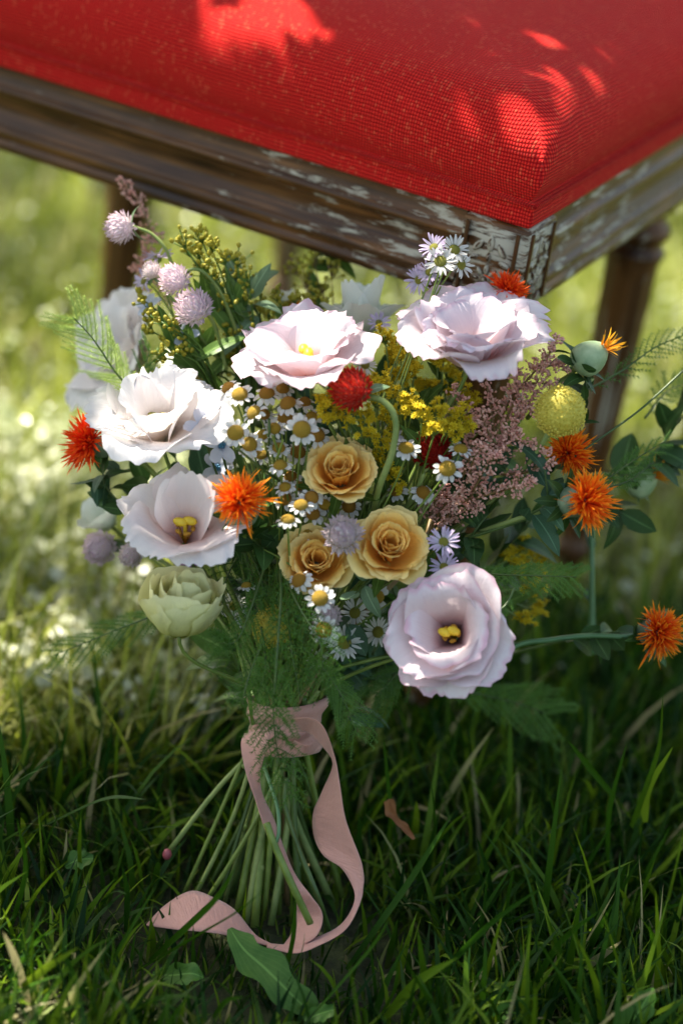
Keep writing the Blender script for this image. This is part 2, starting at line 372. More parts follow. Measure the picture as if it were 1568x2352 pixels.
# ------------------------------------------------------------------ generic builders
TIE = P(648, 1650, 1.455)
def stem_path(p0, ax, tie=None, first=.03, n=14, bow=.0):
    t = TIE if tie is None else tie
    t = t + rng.normal(size=3)*[.008, .006, .003]
    p1 = p0-ax*first; d = np.linalg.norm(p0-t)
    p2 = t+unit(unit(p1-t)+np.array([0, .12, 1.1]))*d*.42
    s = np.linspace(0, 1, n)[:, None]
    return (1-s)**3*p0+3*s*(1-s)**2*p1+3*s*s*(1-s)*p2+s**3*t
def petal(L, W, phi0, phi1, pw=1.0, cup=1.2, ruf=.0, tip=0.0, r0=.0, bw=.25, tr=.25, ragged=.02, seed=0, nu=13, nv=13, side=0.0, z0=0.0, wpow=.8):
    q = np.random.default_rng(seed)
    u = np.linspace(-1, 1, nu)[None, :]; v = np.linspace(0, 1, nv)[:, None]
    s = np.linspace(0, 1, 60)
    ph = phi0+(phi1-phi0)*s**pw+tip*np.clip((s-.68)/.32, 0, 1)**1.6
    ds = L/59; r = r0+np.concatenate([[0], np.cumsum(np.sin(ph[:-1])*ds)]); z = z0+np.concatenate([[0], np.cumsum(np.cos(ph[:-1])*ds)])
    nz = sum(q.normal()*np.sin(u*k*2.3+q.uniform(0, 6.28))/k**.6 for k in (1, 2, 3))
    fr = sum(q.normal()*np.sin(u*k+q.uniform(0, 6.28)) for k in (13, 19, 27))*(ruf > .034)
    edge = ragged*sum(q.normal()*np.sin(u*k+q.uniform(0, 6.28)) for k in ((3, 7, 11, 16) if ruf < .034 else (3, 7, 13, 22, 31)))
    a = np.clip(v*(1-tr*np.abs(u)**2.4+edge*v), 0, 1.02)
    x = np.clip(a*59, 0, 59)
    rr = np.interp(x, range(60), r); zz = np.interp(x, range(60), z); pp = np.interp(x, range(60), ph)
    ww = W*(bw+(1-bw)*np.clip(v/.72, 0, 1)**wpow)*(1-.22*v**5)
    lat = ww*u; Rc = W*cup
    y = Rc*np.sin(lat/Rc); n = Rc*(1-np.cos(lat/Rc))
    n = n+ruf*L*(v**2.5)*(.25+.75*np.abs(u)**1.2)*nz+ruf*.35*L*v**6*np.sin(u*9+q.uniform(0, 6))+ruf*.15*L*v**9*fr+(ruf > .034)*.008*L*v*np.sin(u*5+v*7+q.uniform(0, 6))
    y = y+side*L*v**2
    X = rr-np.cos(pp)*n; Z = zz+np.sin(pp)*n
    V = np.stack(np.broadcast_arrays(X, y, Z), -1).reshape(-1, 3)
    uv = np.stack(np.broadcast_arrays((u+1)/2, v), -1).reshape(-1, 2)
    return V, gridF(nv, nu), uv
def rotz(V, a):
    c, s = math.cos(a), math.sin(a); V = np.asarray(V); return V @ np.array([[c, s, 0], [-s, c, 0], [0, 0, 1]])
def ball(r, nu=10, nv=7, zs=1.0):
    th = np.linspace(0, math.pi, nv); th[0] = .02; th[-1] = math.pi-.02
    return lathe(np.stack([r*np.sin(th), -r*zs*np.cos(th)], 1), nu)
def leaf_geo(L, W, bend=.3, fold=.25, nu=5, nv=9, point=1.0, wav=0, seed=0):
    q = np.random.default_rng(seed)
    v = np.linspace(0, 1, nv)[:, None]; u = np.linspace(-1, 1, nu)[None, :]
    w_ = W*np.sin(math.pi*np.clip(v, 0, 1)**.85)**(.75*point)*(1+wav*np.sin(v*17+q.uniform(0, 6))*.3)
    w_ = np.maximum(w_, W*.03)
    ang = bend*v
    x = L*v*np.cos(ang*.6); z = -L*v*np.sin(ang)
    y = w_*u; z = z+fold*np.abs(y)+wav*W*.3*np.sin(v*14+u*2+q.uniform(0, 6))*np.abs(u)
    V = np.stack(np.broadcast_arrays(x, y, z), -1).reshape(-1, 3)
    return V, gridF(nv, nu), np.stack(np.broadcast_arrays((u+1)/2, v), -1).reshape(-1, 2)
def place_leaf(base, d, up, L=None):        # matrix for a leaf starting at base, along d
    x = unit(d); z = unit(np.asarray(up)-x*(x @ np.asarray(up))); y = np.cross(z, x)
    return np.stack([x, y, z], 1)
def add_stem(par, loc, M3, base, ax, r, mat, path=None, name='stem', **k):
    pth = stem_path(base, ax, **k) if path is None else spline(path, 22)
    V, F, uv = tube(pth, r, 6)
    return link(name, mesh(name, tolocal(V, loc, M3), F, uv), MAT[mat], par)

# ------------------------------------------------------------------ flowers
def lisianthus(px, py, d, ax, L, mat, label, seed, whorls, center='yellow', cat='flower', roll=0, mats=None, stemk=None, scale=1.0):
    loc = P(px, py, d); M3 = frame(ax, roll)
    base = loc-unit(ax)*L*.42
    par = empty('lisianthus_flower', base, M3)
    tag(par, label, cat, 'lisianthus blooms in the bouquet')
    k = 0
    for wi, wdef in enumerate(whorls):
        n, l, W, p0, p1, pw, cup, ruf, tip, a0 = wdef[:10]
        skip = wdef[10] if len(wdef) > 10 else ()
        for i in range(n):
            if i in skip: continue
            q = np.random.default_rng(seed*100+wi*10+i)
            V, F, uv = petal(L*l*q.uniform(.93, 1.06), L*W*q.uniform(.92, 1.08), p0, p1+q.normal()*.09, pw, cup, ruf*q.uniform(.7, 1.3), tip+q.normal()*.25, r0=L*.03, seed=seed*1000+wi*37+i, nu=33, nv=21, side=q.normal()*.06, ragged=.020)
            V = rotz(V, a0+i*2*math.pi/n+q.normal()*.08)
            link('petal', mesh('petal', V, F, uv), MAT[mat if mats is None else mats[wi]], par)
    if center:
        mb = MB()
        for j in range(2):
            a = j*math.pi+.5; V, F, uv = ball(L*.075, 10, 7, .7)
            V = V*[1.3, .8, 1]+[math.cos(a)*L*.06, math.sin(a)*L*.06, L*.40]; mb.add(V, F, uv)
        V, F, uv = tube([[0, 0, L*.05], [0, 0, L*.40]], L*.025, 6); mb.add(V, F, uv)
        link('pistil', mb.mesh('pistil'), MAT['stamen' if center == 'yellow' else 'goldbud'], par)
        sv, sf, suv = MB(), None, None
        V, F, uv = tube([[0, 0, 0], [L*.05, 0, L*.14], [L*.10, 0, L*.27]], L*.009, 5); sv.add(V, F, uv)
        V, F, uv = ball(L*.04, 8, 6, .6); sv.add(V*[.8, 1.3, 1]+[L*.10, 0, L*.28], F, uv)
        sm = sv.mesh('stamen')
        for j in range(5): link('stamen', sm, MAT['disc_dark'], par, Matrix.Rotation(j*1.2566+.3, 4, 'Z'))
    # calyx sepals
    V, F, uv = leaf_geo(L*.55, L*.035, -.5, .2)
    V = V @ frame([0, 0, 1]).T
    cm = mesh('sepal', np.stack([V[:, 2]*0+L*.05+(-V[:, 0]*0), V[:, 1], V[:, 2]], 1), F, uv)
    add_stem(par, base, M3, base, unit(ax), .0012, 'stem', **(stemk or {}))
    return par

def rose(px, py, d, ax, R, label, seed, roll=0):
    loc = P(px, py, d); M3 = frame(ax, roll); ax = unit(ax)
    base = loc-ax*R*.75
    par = empty('spray_rose', base, M3); tag(par, label, 'rose', 'apricot spray roses in the bouquet')
    N = 36
    for i in range(N):
        t = i/(N-1); q = np.random.default_rng(seed*50+i)
        r0 = R*(.045+.36*t**1.1)
        L = R*(1.02+.22*t)
        if t < .55:
            V, F, uv = petal(L*q.uniform(.93, 1.05), R*(.34+.30*t), .34+.05*t+q.normal()*.06, -.12+.50*t+q.normal()*.09, 1.0, .95+.3*t, .026, .35+.5*t+q.normal()*.2, side=q.normal()*.05, r0=r0*.5, bw=.5, tr=.14, ragged=.010, seed=seed*77+i, nu=13, nv=12, z0=R*.04)
        else:
            V, F, uv = petal(L, R*(.50+.18*t), 1.0+q.normal()*.07, .20+1.15*(t-.55)+q.normal()*.10, .8, 1.25, .034, .85+.5*t+q.normal()*.25, r0=r0*.4, bw=.5, tr=.2, ragged=.010, seed=seed*77+i, nu=15, nv=14, z0=R*(.05-.1*t))
        V = rotz(V, i*2.399+q.normal()*.15)
        link('petal', mesh('petal', V, F, uv), MAT['rose' if t < .68 else 'rose_out'], par)
    V, F, uv = leaf_geo(R*1.1, R*.17, -.9, .2)
    V = V+[R*.1, 0, -R*.05]; sm = mesh('sepal', V, F, uv)
    for j in range(5):
        link('sepal', sm, MAT['leaf_mid'], par, Matrix.Rotation(j*1.2566+seed, 4, 'Z') @ Matrix.Rotation(.6, 4, 'Y'))
    V, F, uv = ball(R*.26, 12, 8, 1.1); link('hip', mesh('hip', V+[0, 0, -R*.05], F, uv), MAT['calyx'], par)
    add_stem(par, base, M3, base, ax, .0014, 'stem')
    return par

# shared meshes
def ray_mesh(L, W, seed, curl=.25, mat='white_ray', nm='petal'):
    V, F, uv = petal(L, W, 1.35, 1.5, 1, 1.8, .02, curl, r0=0, bw=.35, tr=.30, ragged=.012, seed=seed, nu=5, nv=7)
    me = mesh(nm, V, F, uv); me.materials.append(MAT[mat]); return me
def disc_mesh(r, h, mat):
    rng2 = np.random.default_rng(3); mb = MB()
    th = np.linspace(.04, math.pi/2, 8)
    V, F, uv = lathe(np.stack([r*np.sin(th), h*np.cos(th)], 1)[::-1], 16); mb.add(V, F, uv)
    pts = fib(110, .02, 1.0)
    o = np.array([[.10, 0, 0], [0, .10, 0], [-.10, 0, 0], [0, -.10, 0]])
    for p in pts:
        M = frame(p); c = p*[r, r, h]
        b = (o*r*.75) @ M.T+c; tipv = c+p*r*.10
        mb.add(np.concatenate([b, [tipv]]), np.array([[0, 1, 4], [1, 2, 4], [2, 3, 4], [3, 0, 4]]))
    me = mb.mesh('disc'); me.materials.append(MAT[mat]); return me
RAYS = {('white_ray', k): ray_mesh(1.0, .36, 10+k, (.1, .5, 1.0)[k]) for k in range(3)}
RAYS.update({('lilac_ray', k): ray_mesh(1.0, .13, 20+k, (.1, .3, .6)[k], 'lilac_ray') for k in range(3)})
RAYS.update({('aster_white', k): ray_mesh(1.0, .15, 30+k, (.1, .3, .6)[k], 'white_ray') for k in range(3)})
DISCS = {m_: disc_mesh(1.0, h, m_) for m_, h in (('disc', .75), ('disc_dark', .95), ('disc_green', .5))}
def daisy(px, py, d, ax, R, label, kind='chamomile', droop=0.0, seed=0, n=None, stem=True, disc=None, group=None, stempath=None):
    q = np.random.default_rng(seed+400)
    loc = P(px, py, d); ax = unit(ax); M3 = frame(ax, q.uniform(0, 6.28))
    nm = 'chamomile_flower' if kind == 'chamomile' else 'aster_flower'
    par = empty(nm, loc, M3); tag(par, label, 'flower', group or ('chamomile flowers in the bouquet' if kind == 'chamomile' else 'small asters in the bouquet'))
    if kind == 'chamomile': key, n, rc, rr = 'white_ray', n or int(q.integers(11, 15)), .50, .55
    elif kind == 'lilac': key, n, rc, rr = 'lilac_ray', n or 24, .28, .75
    else: key, n, rc, rr = 'aster_white', n or 20, .34, .68
    dm = disc or ('disc' if kind == 'chamomile' else 'disc_green')
    link('disc', DISCS[dm], None, par, Matrix.Diagonal((R*rc, R*rc, R*rc, 1)))
    for i in range(n):
        a = i*2*math.pi/n+q.normal()*.08
        if kind == 'chamomile' and q.random() < .04: continue
        sc_ = R*rr*q.uniform(.9, 1.08)
        mm = Matrix.Rotation(a, 4, 'Z') @ Matrix.Translation((R*rc*.82, 0, R*.02)) @ Matrix.Rotation(droop+q.normal()*.24, 4, 'Y') @ Matrix.Rotation(q.normal()*.2, 4, 'X') @ Matrix.Diagonal((sc_, sc_*q.uniform(.85, 1.1), sc_, 1))
        link('petal', RAYS[(key, int(q.integers(0, 3)))], None, par, mm)
    V, F, uv = lathe([[R*.03, -R*.35], [R*.22, -R*.22], [R*rc*.95, -R*.03], [R*rc*.8, R*.02]], 10)
    link('calyx', mesh('calyx', V, F, uv), MAT['stem'], par)
    if stem: add_stem(par, loc, M3, loc-ax*R*.3, ax, .0006, 'stem', path=stempath, **({} if stempath else dict(first=.02)))
    return par

def gomphrena(px, py, d, ax, R, mat, label, seed=0, leaves=True, stempath=None, n=150, long=1.0, tall=1.0, stemr=.0011, stemmat='stem_pale'):
    loc = P(px, py, d); ax = unit(ax); M3 = frame(ax, seed)
    par = empty('globe_amaranth', loc, M3); tag(par, label, 'flower', 'globe amaranth heads in the bouquet')
    q = np.random.default_rng(seed+90); mb = MB()
    V, F, uv = ball(R*.80, 14, 10, tall); mb.add(V, F, uv)
    for p in fib(n, -.85, 1.0):
        M = frame(p, 0, np.array([0, 0, 1.0]))
        x, y, z = M[:, 0], M[:, 1], M[:, 2]     # y points toward the crown
        w_ = R*.13*q.uniform(.8, 1.2); l = R*.46*long*q.uniform(.8, 1.25)
        c = p*R*.78*[1, 1, tall]; out = unit(z*1.0+y*(.7 if p[2] < .9 else .1)+q.normal(size=3)*.2)
        tipp = c+out*l
        Vv = np.array([c-y*l*.3, c+x*w_+out*l*.45, tipp, c-x*w_+out*l*.45, c+out*l*.5+z*w_*.7])
        mb.add(Vv, np.array([[0, 1, 4], [1, 2, 4], [2, 3, 4], [3, 0, 4]]), np.array([[.5, 0], [1, .5], [.5, 1], [0, .5], [.5, .55]]))
    link('bracts', mb.mesh('bracts', False), MAT[mat], par)['kind'] = 'stuff'
    if leaves:
        V, F, uv = leaf_geo(R*1.3, R*.42, .7, .15); V = V+[R*.1, 0, -R*.85*tall]
        lm = mesh('leaf', V, F, uv)
        for a in (0.4, 3.4): link('leaf', lm, MAT['leaf_pale'], par, Matrix.Rotation(a, 4, 'Z'))
    base = loc-ax*R*.8*tall
    add_stem(par, loc, M3, base, ax, stemr, stemmat, path=None if stempath is None else [base]+[P(*t) for t in stempath])
    return par

def safflower(px, py, d, ax, R, label, seed=0, mat='saff', n=320, bulb=True, bulbmat='calyx', bracts=9, stempath=None, spread=1.25, stemmat='stem', bractmat='leaf', bscale=1.0, fl=1.0, bulbR=.55):
    R = R*.88; loc = P(px, py, d); ax = unit(ax); M3 = frame(ax, seed)
    par = empty('safflower', loc, M3); tag(par, label, 'flower', 'safflower heads in the bouquet')
    q = np.random.default_rng(seed+33); mb = MB()
    for i in range(n):
        t = (i+.5)/n; th = spread*math.sqrt(t)*1.05+q.normal()*.10; a = i*2.4+q.normal()*.2
        dr = np.array([math.sin(th)*math.cos(a), math.sin(th)*math.sin(a), math.cos(th)])
        l = R*fl*(q.uniform(.62, 1.08) if q.random() < .9 else 1.2); M = frame(dr, q.uniform(0, 6.28)); x, y = M[:, 0], M[:, 1]
        b0 = np.array([math.cos(a), math.sin(a), 0])*R*.18*math.sqrt(t)
        bend = q.normal()*.30; cur = x*bend*l
        s = np.array([0, .35, .7, .88, 1.0]); wv = R*np.array([.034, .030, .044, .036, .004])*q.uniform(.7, 1.3)
        c = b0+dr[None]*l*s[:, None]+cur[None]*(s**2)[:, None]+q.normal(size=3)[None]*(R*.11*s**3)[:, None]
        V = np.stack([c-y*wv[:, None], c+y*wv[:, None]], 1).reshape(-1, 3)
        uv = np.stack([np.tile([0., 1.], 5), np.repeat(s, 2)], 1)
        mb.add(V, gridF(5, 2), uv)
    link('florets', mb.mesh('florets'), MAT[mat], par)['kind'] = 'stuff'
    bR = R*bulbR
    if bulb:
        th = np.linspace(.25, math.pi-.05, 10)
        V, F, uv = lathe(np.stack([bR*np.sin(th)*(1-.25*np.cos(th)), bR*1.15*np.cos(th)-bR*.95], 1)[::-1], 14)
        link('bulb', mesh('bulb', V, F, uv), MAT[bulbmat], par)
    q2 = np.random.default_rng(seed)
    for i in range(bracts):
        L = R*bscale*q2.uniform(.75, 1.25)
        V, F, uv = leaf_geo(L, L*.20, q2.uniform(-.5, .6), .25)
        el = q2.uniform(-.6, .7) if i % 2 else q2.uniform(.2, 1.0)
        mm = Matrix.Rotation(i*2.4+q2.normal()*.2, 4, 'Z') @ Matrix.Translation((bR*.55, 0, -bR*1.75)) @ Matrix.Rotation(-el, 4, 'Y')
        link('bract', mesh('bract', V, F, uv), MAT[bractmat], par, mm)
    base = loc-ax*bR*2.0
    add_stem(par, loc, M3, base, ax, .0016, stemmat, path=None if stempath is None else [base]+[P(*t) for t in stempath])
    return par

def billy(px, py, d, ax, R, label, stempath=None):
    loc = P(px, py, d); ax = unit(ax); M3 = frame(ax)
    par = empty('craspedia_ball', loc, M3); tag(par, label, 'flower', 'round craspedia heads in the bouquet')
    mb = MB(); V, F, uv = ball(R*.93, 18, 12); mb.add(V, F, uv); q = np.random.default_rng(5)
    o = np.array([[math.cos(a), math.sin(a), 0] for a in np.arange(6)*math.pi/3])
    for p in fib(430, -.97, 1):
        M = frame(p); r = R*.050*q.uniform(.6, 1.3); c = p*R*q.uniform(.88, .99)*(1+.035*math.sin(p[0]*5+p[1]*3))
        ring1 = (o*r) @ M.T+c; ring2 = (o*r*.72) @ M.T+c+p*R*.07; tp = c+p*R*.05
        Vv = np.concatenate([ring1, ring2]); mb.add(Vv, gridF(2, 6, True), np.zeros((12, 2)))
        mb.add(np.concatenate([ring2, [tp]]), np.array([[i, (i+1) % 6, 6] for i in range(6)]))
    link('florets', mb.mesh('florets', False), MAT['craspedia'], par)['kind'] = 'stuff'
    add_stem(par, loc, M3, loc-ax*R*.8, ax, .0016, 'stem_pale', path=None if stempath is None else [loc-ax*R*.8]+[P(*t) for t in stempath])

# goldenrod
def gr_floret():
    mb = MB(); q = np.random.default_rng(2)
    for i in range(9):
        V, F, uv = petal(1.0, .17, .9, 1.25, 1, 1.5, .02, .3, r0=.1, bw=.5, tr=.25, seed=i, nu=3, nv=4)
        mb.add(rotz(V, i*.698+q.normal()*.1), F, uv)
    V, F, uv = lathe([[.05, -.9], [.22, -.6], [.26, .05], [.3, .45], [.05, .55]], 6); mb.add(V, F, np.zeros((len(V), 2))+.3)
    me = mb.mesh('floret'); me.materials.append(MAT['goldenrod']); return me
GRF = gr_floret()
def bud_mesh():
    V, F, uv = lathe([[.05, -.6], [.4, -.3], [.5, .1], [.35, .5], [.05, .7]], 6)
    me = mesh('bud', V, F, uv); me.materials.append(MAT['goldbud']); return me
BUD = bud_mesh()
def goldenrod(pts, root, label, size=11.5, spread=17, k=13, bud=False, seed=0, leafn=4, stemmat='stem'):
    q = np.random.default_rng(seed+700)
    r = P(*root); loc = r
    par = empty('goldenrod_sprig', loc); tag(par, label, 'flower', 'goldenrod sprigs in the bouquet')
    I = np.eye(3); mb = MB()
    for (px, py, d) in pts:
        c = P(px, py, d); mid = (c+r)/2+np.array([0, .0, .012])
        path = spline([r, mid, c-unit(c-r)*.004], 8); V, F, uv = tube(path-loc, np.linspace(.0009, .0005, 8), 4); mb.add(V, F, uv)
        kk = k
        for j in range(kk):
            off = Rt*q.normal()*S(spread, d)*.55+Up*q.normal()*S(spread, d)*.5-Fw*abs(q.normal())*S(spread, d)*.5
            p = c+off
            ax = unit(off/S(spread, d)*.6+Up*.7-Fw*.5+q.normal(size=3)*.3)
            s_ = S(size, d)*q.uniform(.75, 1.15)
            link('bud' if bud else 'floret', BUD if bud else GRF, None, par, m4(frame(ax, q.uniform(0, 6)), p-loc, s_))
            V, F, uv = tube([c-unit(c-r)*.006-loc, p-ax*s_*.5-loc], .00035, 4); mb.add(V, F, uv)
    V, F, uv = tube(stem_path(r, Up*.6+Fw*.1, n=10)-loc, .0012, 5); mb.add(V, F, uv)
    link('stem', mb.mesh('stem'), MAT[stemmat], par)
    for j in range(leafn):
        px, py, d = pts[int(q.integers(len(pts)))]; c = P(px, py, d); b = c*.6+r*.4
        L = q.uniform(.018, .035); V, F, uv = leaf_geo(L, L*.13, q.uniform(-.3, .6), .2)
        dr = unit(unit(c-r)+Rt*q.normal()*.8+Up*.3-Fw*.3)
        link('leaf', mesh('leaf', V, F, uv), MAT['leaf_mid'], par, m4(place_leaf(b, dr, -Fw+Up*.6), b-loc))

def astilbe(plumes, root, label, seed=0):
    q = np.random.default_rng(seed+60); r = P(*root); loc = r
    par = empty('astilbe_plume', loc); tag(par, label, 'flower', 'dusty pink astilbe plumes')
    ms = MB(); mbd = MB()
    bv, bf, _ = lathe([[.02, -1.0], [.55, -.3], [.6, .2], [.25, .9], [.02, 1.1]], 5)
    for pl in plumes:
        pts = [P(*t) for t in pl]; path = spline(pts[::-1], 14)
        V, F, uv = tube(path-loc, np.linspace(.0008, .0004, 14), 4); ms.add(V, F, uv)
        tot = np.linalg.norm(np.diff(path, axis=0), axis=1).sum()
        nb = max(10, int(tot/.0034)); pp = spline(path, nb)
        for i, c in enumerate(pp):
            t = i/nb; tang = unit(pp[min(i+1, nb-1)]-pp[max(i-1, 0)])
            rad = .0075*(1-t)**.7+.0022
            for s in range(3):
                o = unit(np.cross(tang, q.normal(size=3))+tang*.5); e = c+o*rad*q.uniform(.5, 1.2)
                V, F, uv = tube(np.array([c, e])-loc, .0002, 3); ms.add(V, F[:6] if False else F, uv)
                for b in range(4 if t < .8 else 3):
                    p = c+(e-c)*(.35+.65*b/3)+q.normal(size=3)*.0009
                    M = frame(unit(o+q.normal(size=3)*.5)); sz = .00125*q.uniform(.8, 1.3)
                    mbd.add((bv*sz) @ M.T+p-loc, bf)
    V, F, uv = tube(stem_path(r, Up*.7-Rt*.0, n=10)-loc, .0013, 5); ms.add(V, F, uv)
    link('stem', ms.mesh('stem'), MAT['stem_brown'], par)
    link('buds', mbd.mesh('buds'), MAT['astilbe'], par)['kind'] = 'stuff'

def fern(path, label, width, mat='fern', seed=0, nb=26, needle=.004, dens=1.0, plane=None, nm='asparagus_fern_frond', stemmat='stem_dark', curve=.3, taper=True, fuzzy=False, cat='fern', lean=.6):
    q = np.random.default_rng(seed+800); pts = [P(*t) for t in path]; loc = pts[0]
    par = empty(nm, loc); tag(par, label, cat, 'feathery fern fronds in the bouquet')
    main = spline(pts, 40); ms = MB(); V, F, uv = tube(main-loc, np.linspace(.0009, .0003, 40), 5); ms.add(V, F, uv)
    Vn = []; mbr = MB()
    nrm = unit(-Fw+Up*.2) if plane is None else unit(plane)
    for b in range(nb):
        t = .12+.88*(b+.5)/nb; i = min(38, int(t*39)); c = main[i]; tang = unit(main[i+1]-main[max(0, i-1)])
        sd = (1 if b % 2 else -1); side = unit(np.cross(nrm, tang))*sd
        wl = width*(math.sin(math.pi*min(1, .15+.95*(1-t)))**.7 if taper else 1)*q.uniform(.8, 1.1)
        wl = max(wl, .006)
        dr = unit(side+tang*lean+nrm*q.normal()*(.5 if fuzzy else .12))
        n2 = 12; s = np.linspace(0, 1, n2)[:, None]
        br = c+dr*wl*s+tang*wl*curve*s**2+np.array([0, 0, -1])*wl*.15*s**2
        V, F, uv = tube(br-loc, np.linspace(.0004, .00015, n2), 3); mbr.add(V, F, uv)
        nn = int(wl/.0011*dens)
        for k in range(nn):
            f = (k+.5)/nn; j = min(n2-2, int(f*(n2-1))); p = br[j]+(br[j+1]-br[j])*(f*(n2-1)-j); tb = unit(br[j+1]-br[j])
            for m_ in range(3):
                rad = unit(np.cross(tb, q.normal(size=3)))
                if not fuzzy: rad = unit(unit(np.cross(nrm, tb))*(1 if m_ % 2 else -1)+nrm*q.normal()*.45)
                dn = unit(rad+tb*(.9 if not fuzzy else .4)); l = needle*q.uniform(.6, 1.15)*(1-.45*f)
                wv = unit(np.cross(dn, Fw+q.normal(size=3)*.3))*(.00026 if fuzzy else .00030)
                Vn.append([p-wv, p+wv, p+dn*l+wv*.2]); 
    link('rachis', ms.mesh('rachis'), MAT[stemmat], par)
    link('branchlets', mbr.mesh('branchlets'), MAT[mat], par)['kind'] = 'stuff'
    Vn = np.array(Vn).reshape(-1, 3)-loc
    link('needles', mesh('needles', Vn, np.arange(len(Vn)).reshape(-1, 3), np.zeros((len(Vn), 2)), False), MAT[mat], par)['kind'] = 'stuff'
    return par

def sprig(path, label, nleaf, L, W, mat='leaf', seed=0, spread=.9, stemmat='stem_dark', sr=.0011, nm='leafy_sprig', start=.2, group='leafy greenery in the bouquet', fold=.25, cat='foliage', up=None):
    q = np.random.default_rng(seed+900); pts = [P(*t) for t in path]; loc = pts[0]
    par = empty(nm, loc); tag(par, label, cat, group)
    main = spline(pts, 30); V, F, uv = tube(main-loc, np.linspace(sr, sr*.5, 30), 6)
    link('stem', mesh('stem', V, F, uv), MAT[stemmat], par)
    mls = [mesh('leaf', *leaf_geo(1.0, W/L, b_, fold, seed=k, wav=.1)) for k, b_ in enumerate((.1, .6, -.3, 1.0))]
    for k in range(nleaf):
        t = start+(1-start)*(k+.5)/nleaf; i = min(28, int(t*29)); tang = unit(main[i+1]-main[max(0, i-1)])
        o = unit(np.cross(tang, q.normal(size=3)))
        dr = unit(o*spread+tang*q.uniform(.3, .8)) if k < nleaf-1 else tang
        l = L*q.uniform(.7, 1.15)
        link('leaf', mls[k % 4], MAT[mat], par, m4(place_leaf(main[i], dr, (-Fw+Up+q.normal(size=3)*.5) if up is None else up), main[i]-loc, l))
    return par

# ------------------------------------------------------------------ ground and lawn
def ground():
    n = 60; xs = np.linspace(-1, 1, n); X = np.sign(xs)*np.abs(xs)**2.5*60
    gx, gy = np.meshgrid(X, X+1.5)
    q = np.random.default_rng(1)
    gz = -.004+.004*np.sin(gx*9)*np.cos(gy*7)
    V = np.stack([gx, gy, gz], -1).reshape(-1, 3)
    M, nt, b, out = newmat('soil and thatch'); tc = nt.nodes.new('ShaderNodeTexCoord')
    nn = noise(nt, tc.outputs['Object'], 60, 6); n2 = noise(nt, tc.outputs['Object'], 3, 3)
    c = ramp(nt, nn, [(.3, (.014, .014, .006)), (.55, (.045, .055, .016)), (.75, (.09, .11, .03))])
    nt.links.new(c, b.inputs['Base Color']); b.inputs['Roughness'].default_value = .9
    bump(nt, nn, .8, .01, b)
    o = link('ground', mesh('ground', V, gridF(n, n)), M); o['kind'] = 'structure'
ground()

def blades(name, bx, by, h, wd, az, lean, curl, mat, tint, label, z0=None, seg=6):
    n = len(bx); s = np.linspace(0, 1, seg)[None, :]
    z0 = np.full(n, -.003) if z0 is None else z0
    dx, dy = np.cos(az)[:, None], np.sin(az)[:, None]
    ang = lean[:, None]+curl[:, None]*s
    step = h[:, None]/(seg-1)
    hor = np.concatenate([np.zeros((n, 1)), np.cumsum(np.sin(ang[:, :-1])*step, 1)], 1)
    ver = np.concatenate([np.zeros((n, 1)), np.cumsum(np.cos(ang[:, :-1])*step, 1)], 1)
    ver = np.maximum(ver, .0015*s)
    cx = bx[:, None]+dx*hor; cy = by[:, None]+dy*hor; cz = z0[:, None]+ver
    tw = rng.uniform(-1.2, 1.2, n)[:, None]*(.3+s)
    wx, wy = -np.sin(az[:, None]+tw), np.cos(az[:, None]+tw)
    wp = np.array([.8, 1, .95, .8, .5, .03])[None, :] if seg == 6 else np.linspace(1, .03, seg)[None, :]
    W = wd[:, None]*wp/2
    A = np.stack([cx-wx*W, cy-wy*W, cz], -1); B = np.stack([cx+wx*W, cy+wy*W, cz+W*.3], -1)
    V = np.stack([A, B], 2).reshape(-1, 3)
    base = (np.arange(n)*seg*2)[:, None]; k = np.arange(seg-1)[None, :]*2
    F = np.stack([base+k, base+k+1, base+k+3, base+k+2], -1).reshape(-1, 4)
    uv = np.stack([np.repeat(tint, seg*2), np.tile(np.repeat(s[0], 2), n)], 1)
    o = link(name, mesh(name, V, F, uv), MAT[mat]); tag(o, label, 'grass', None, 'stuff'); return o
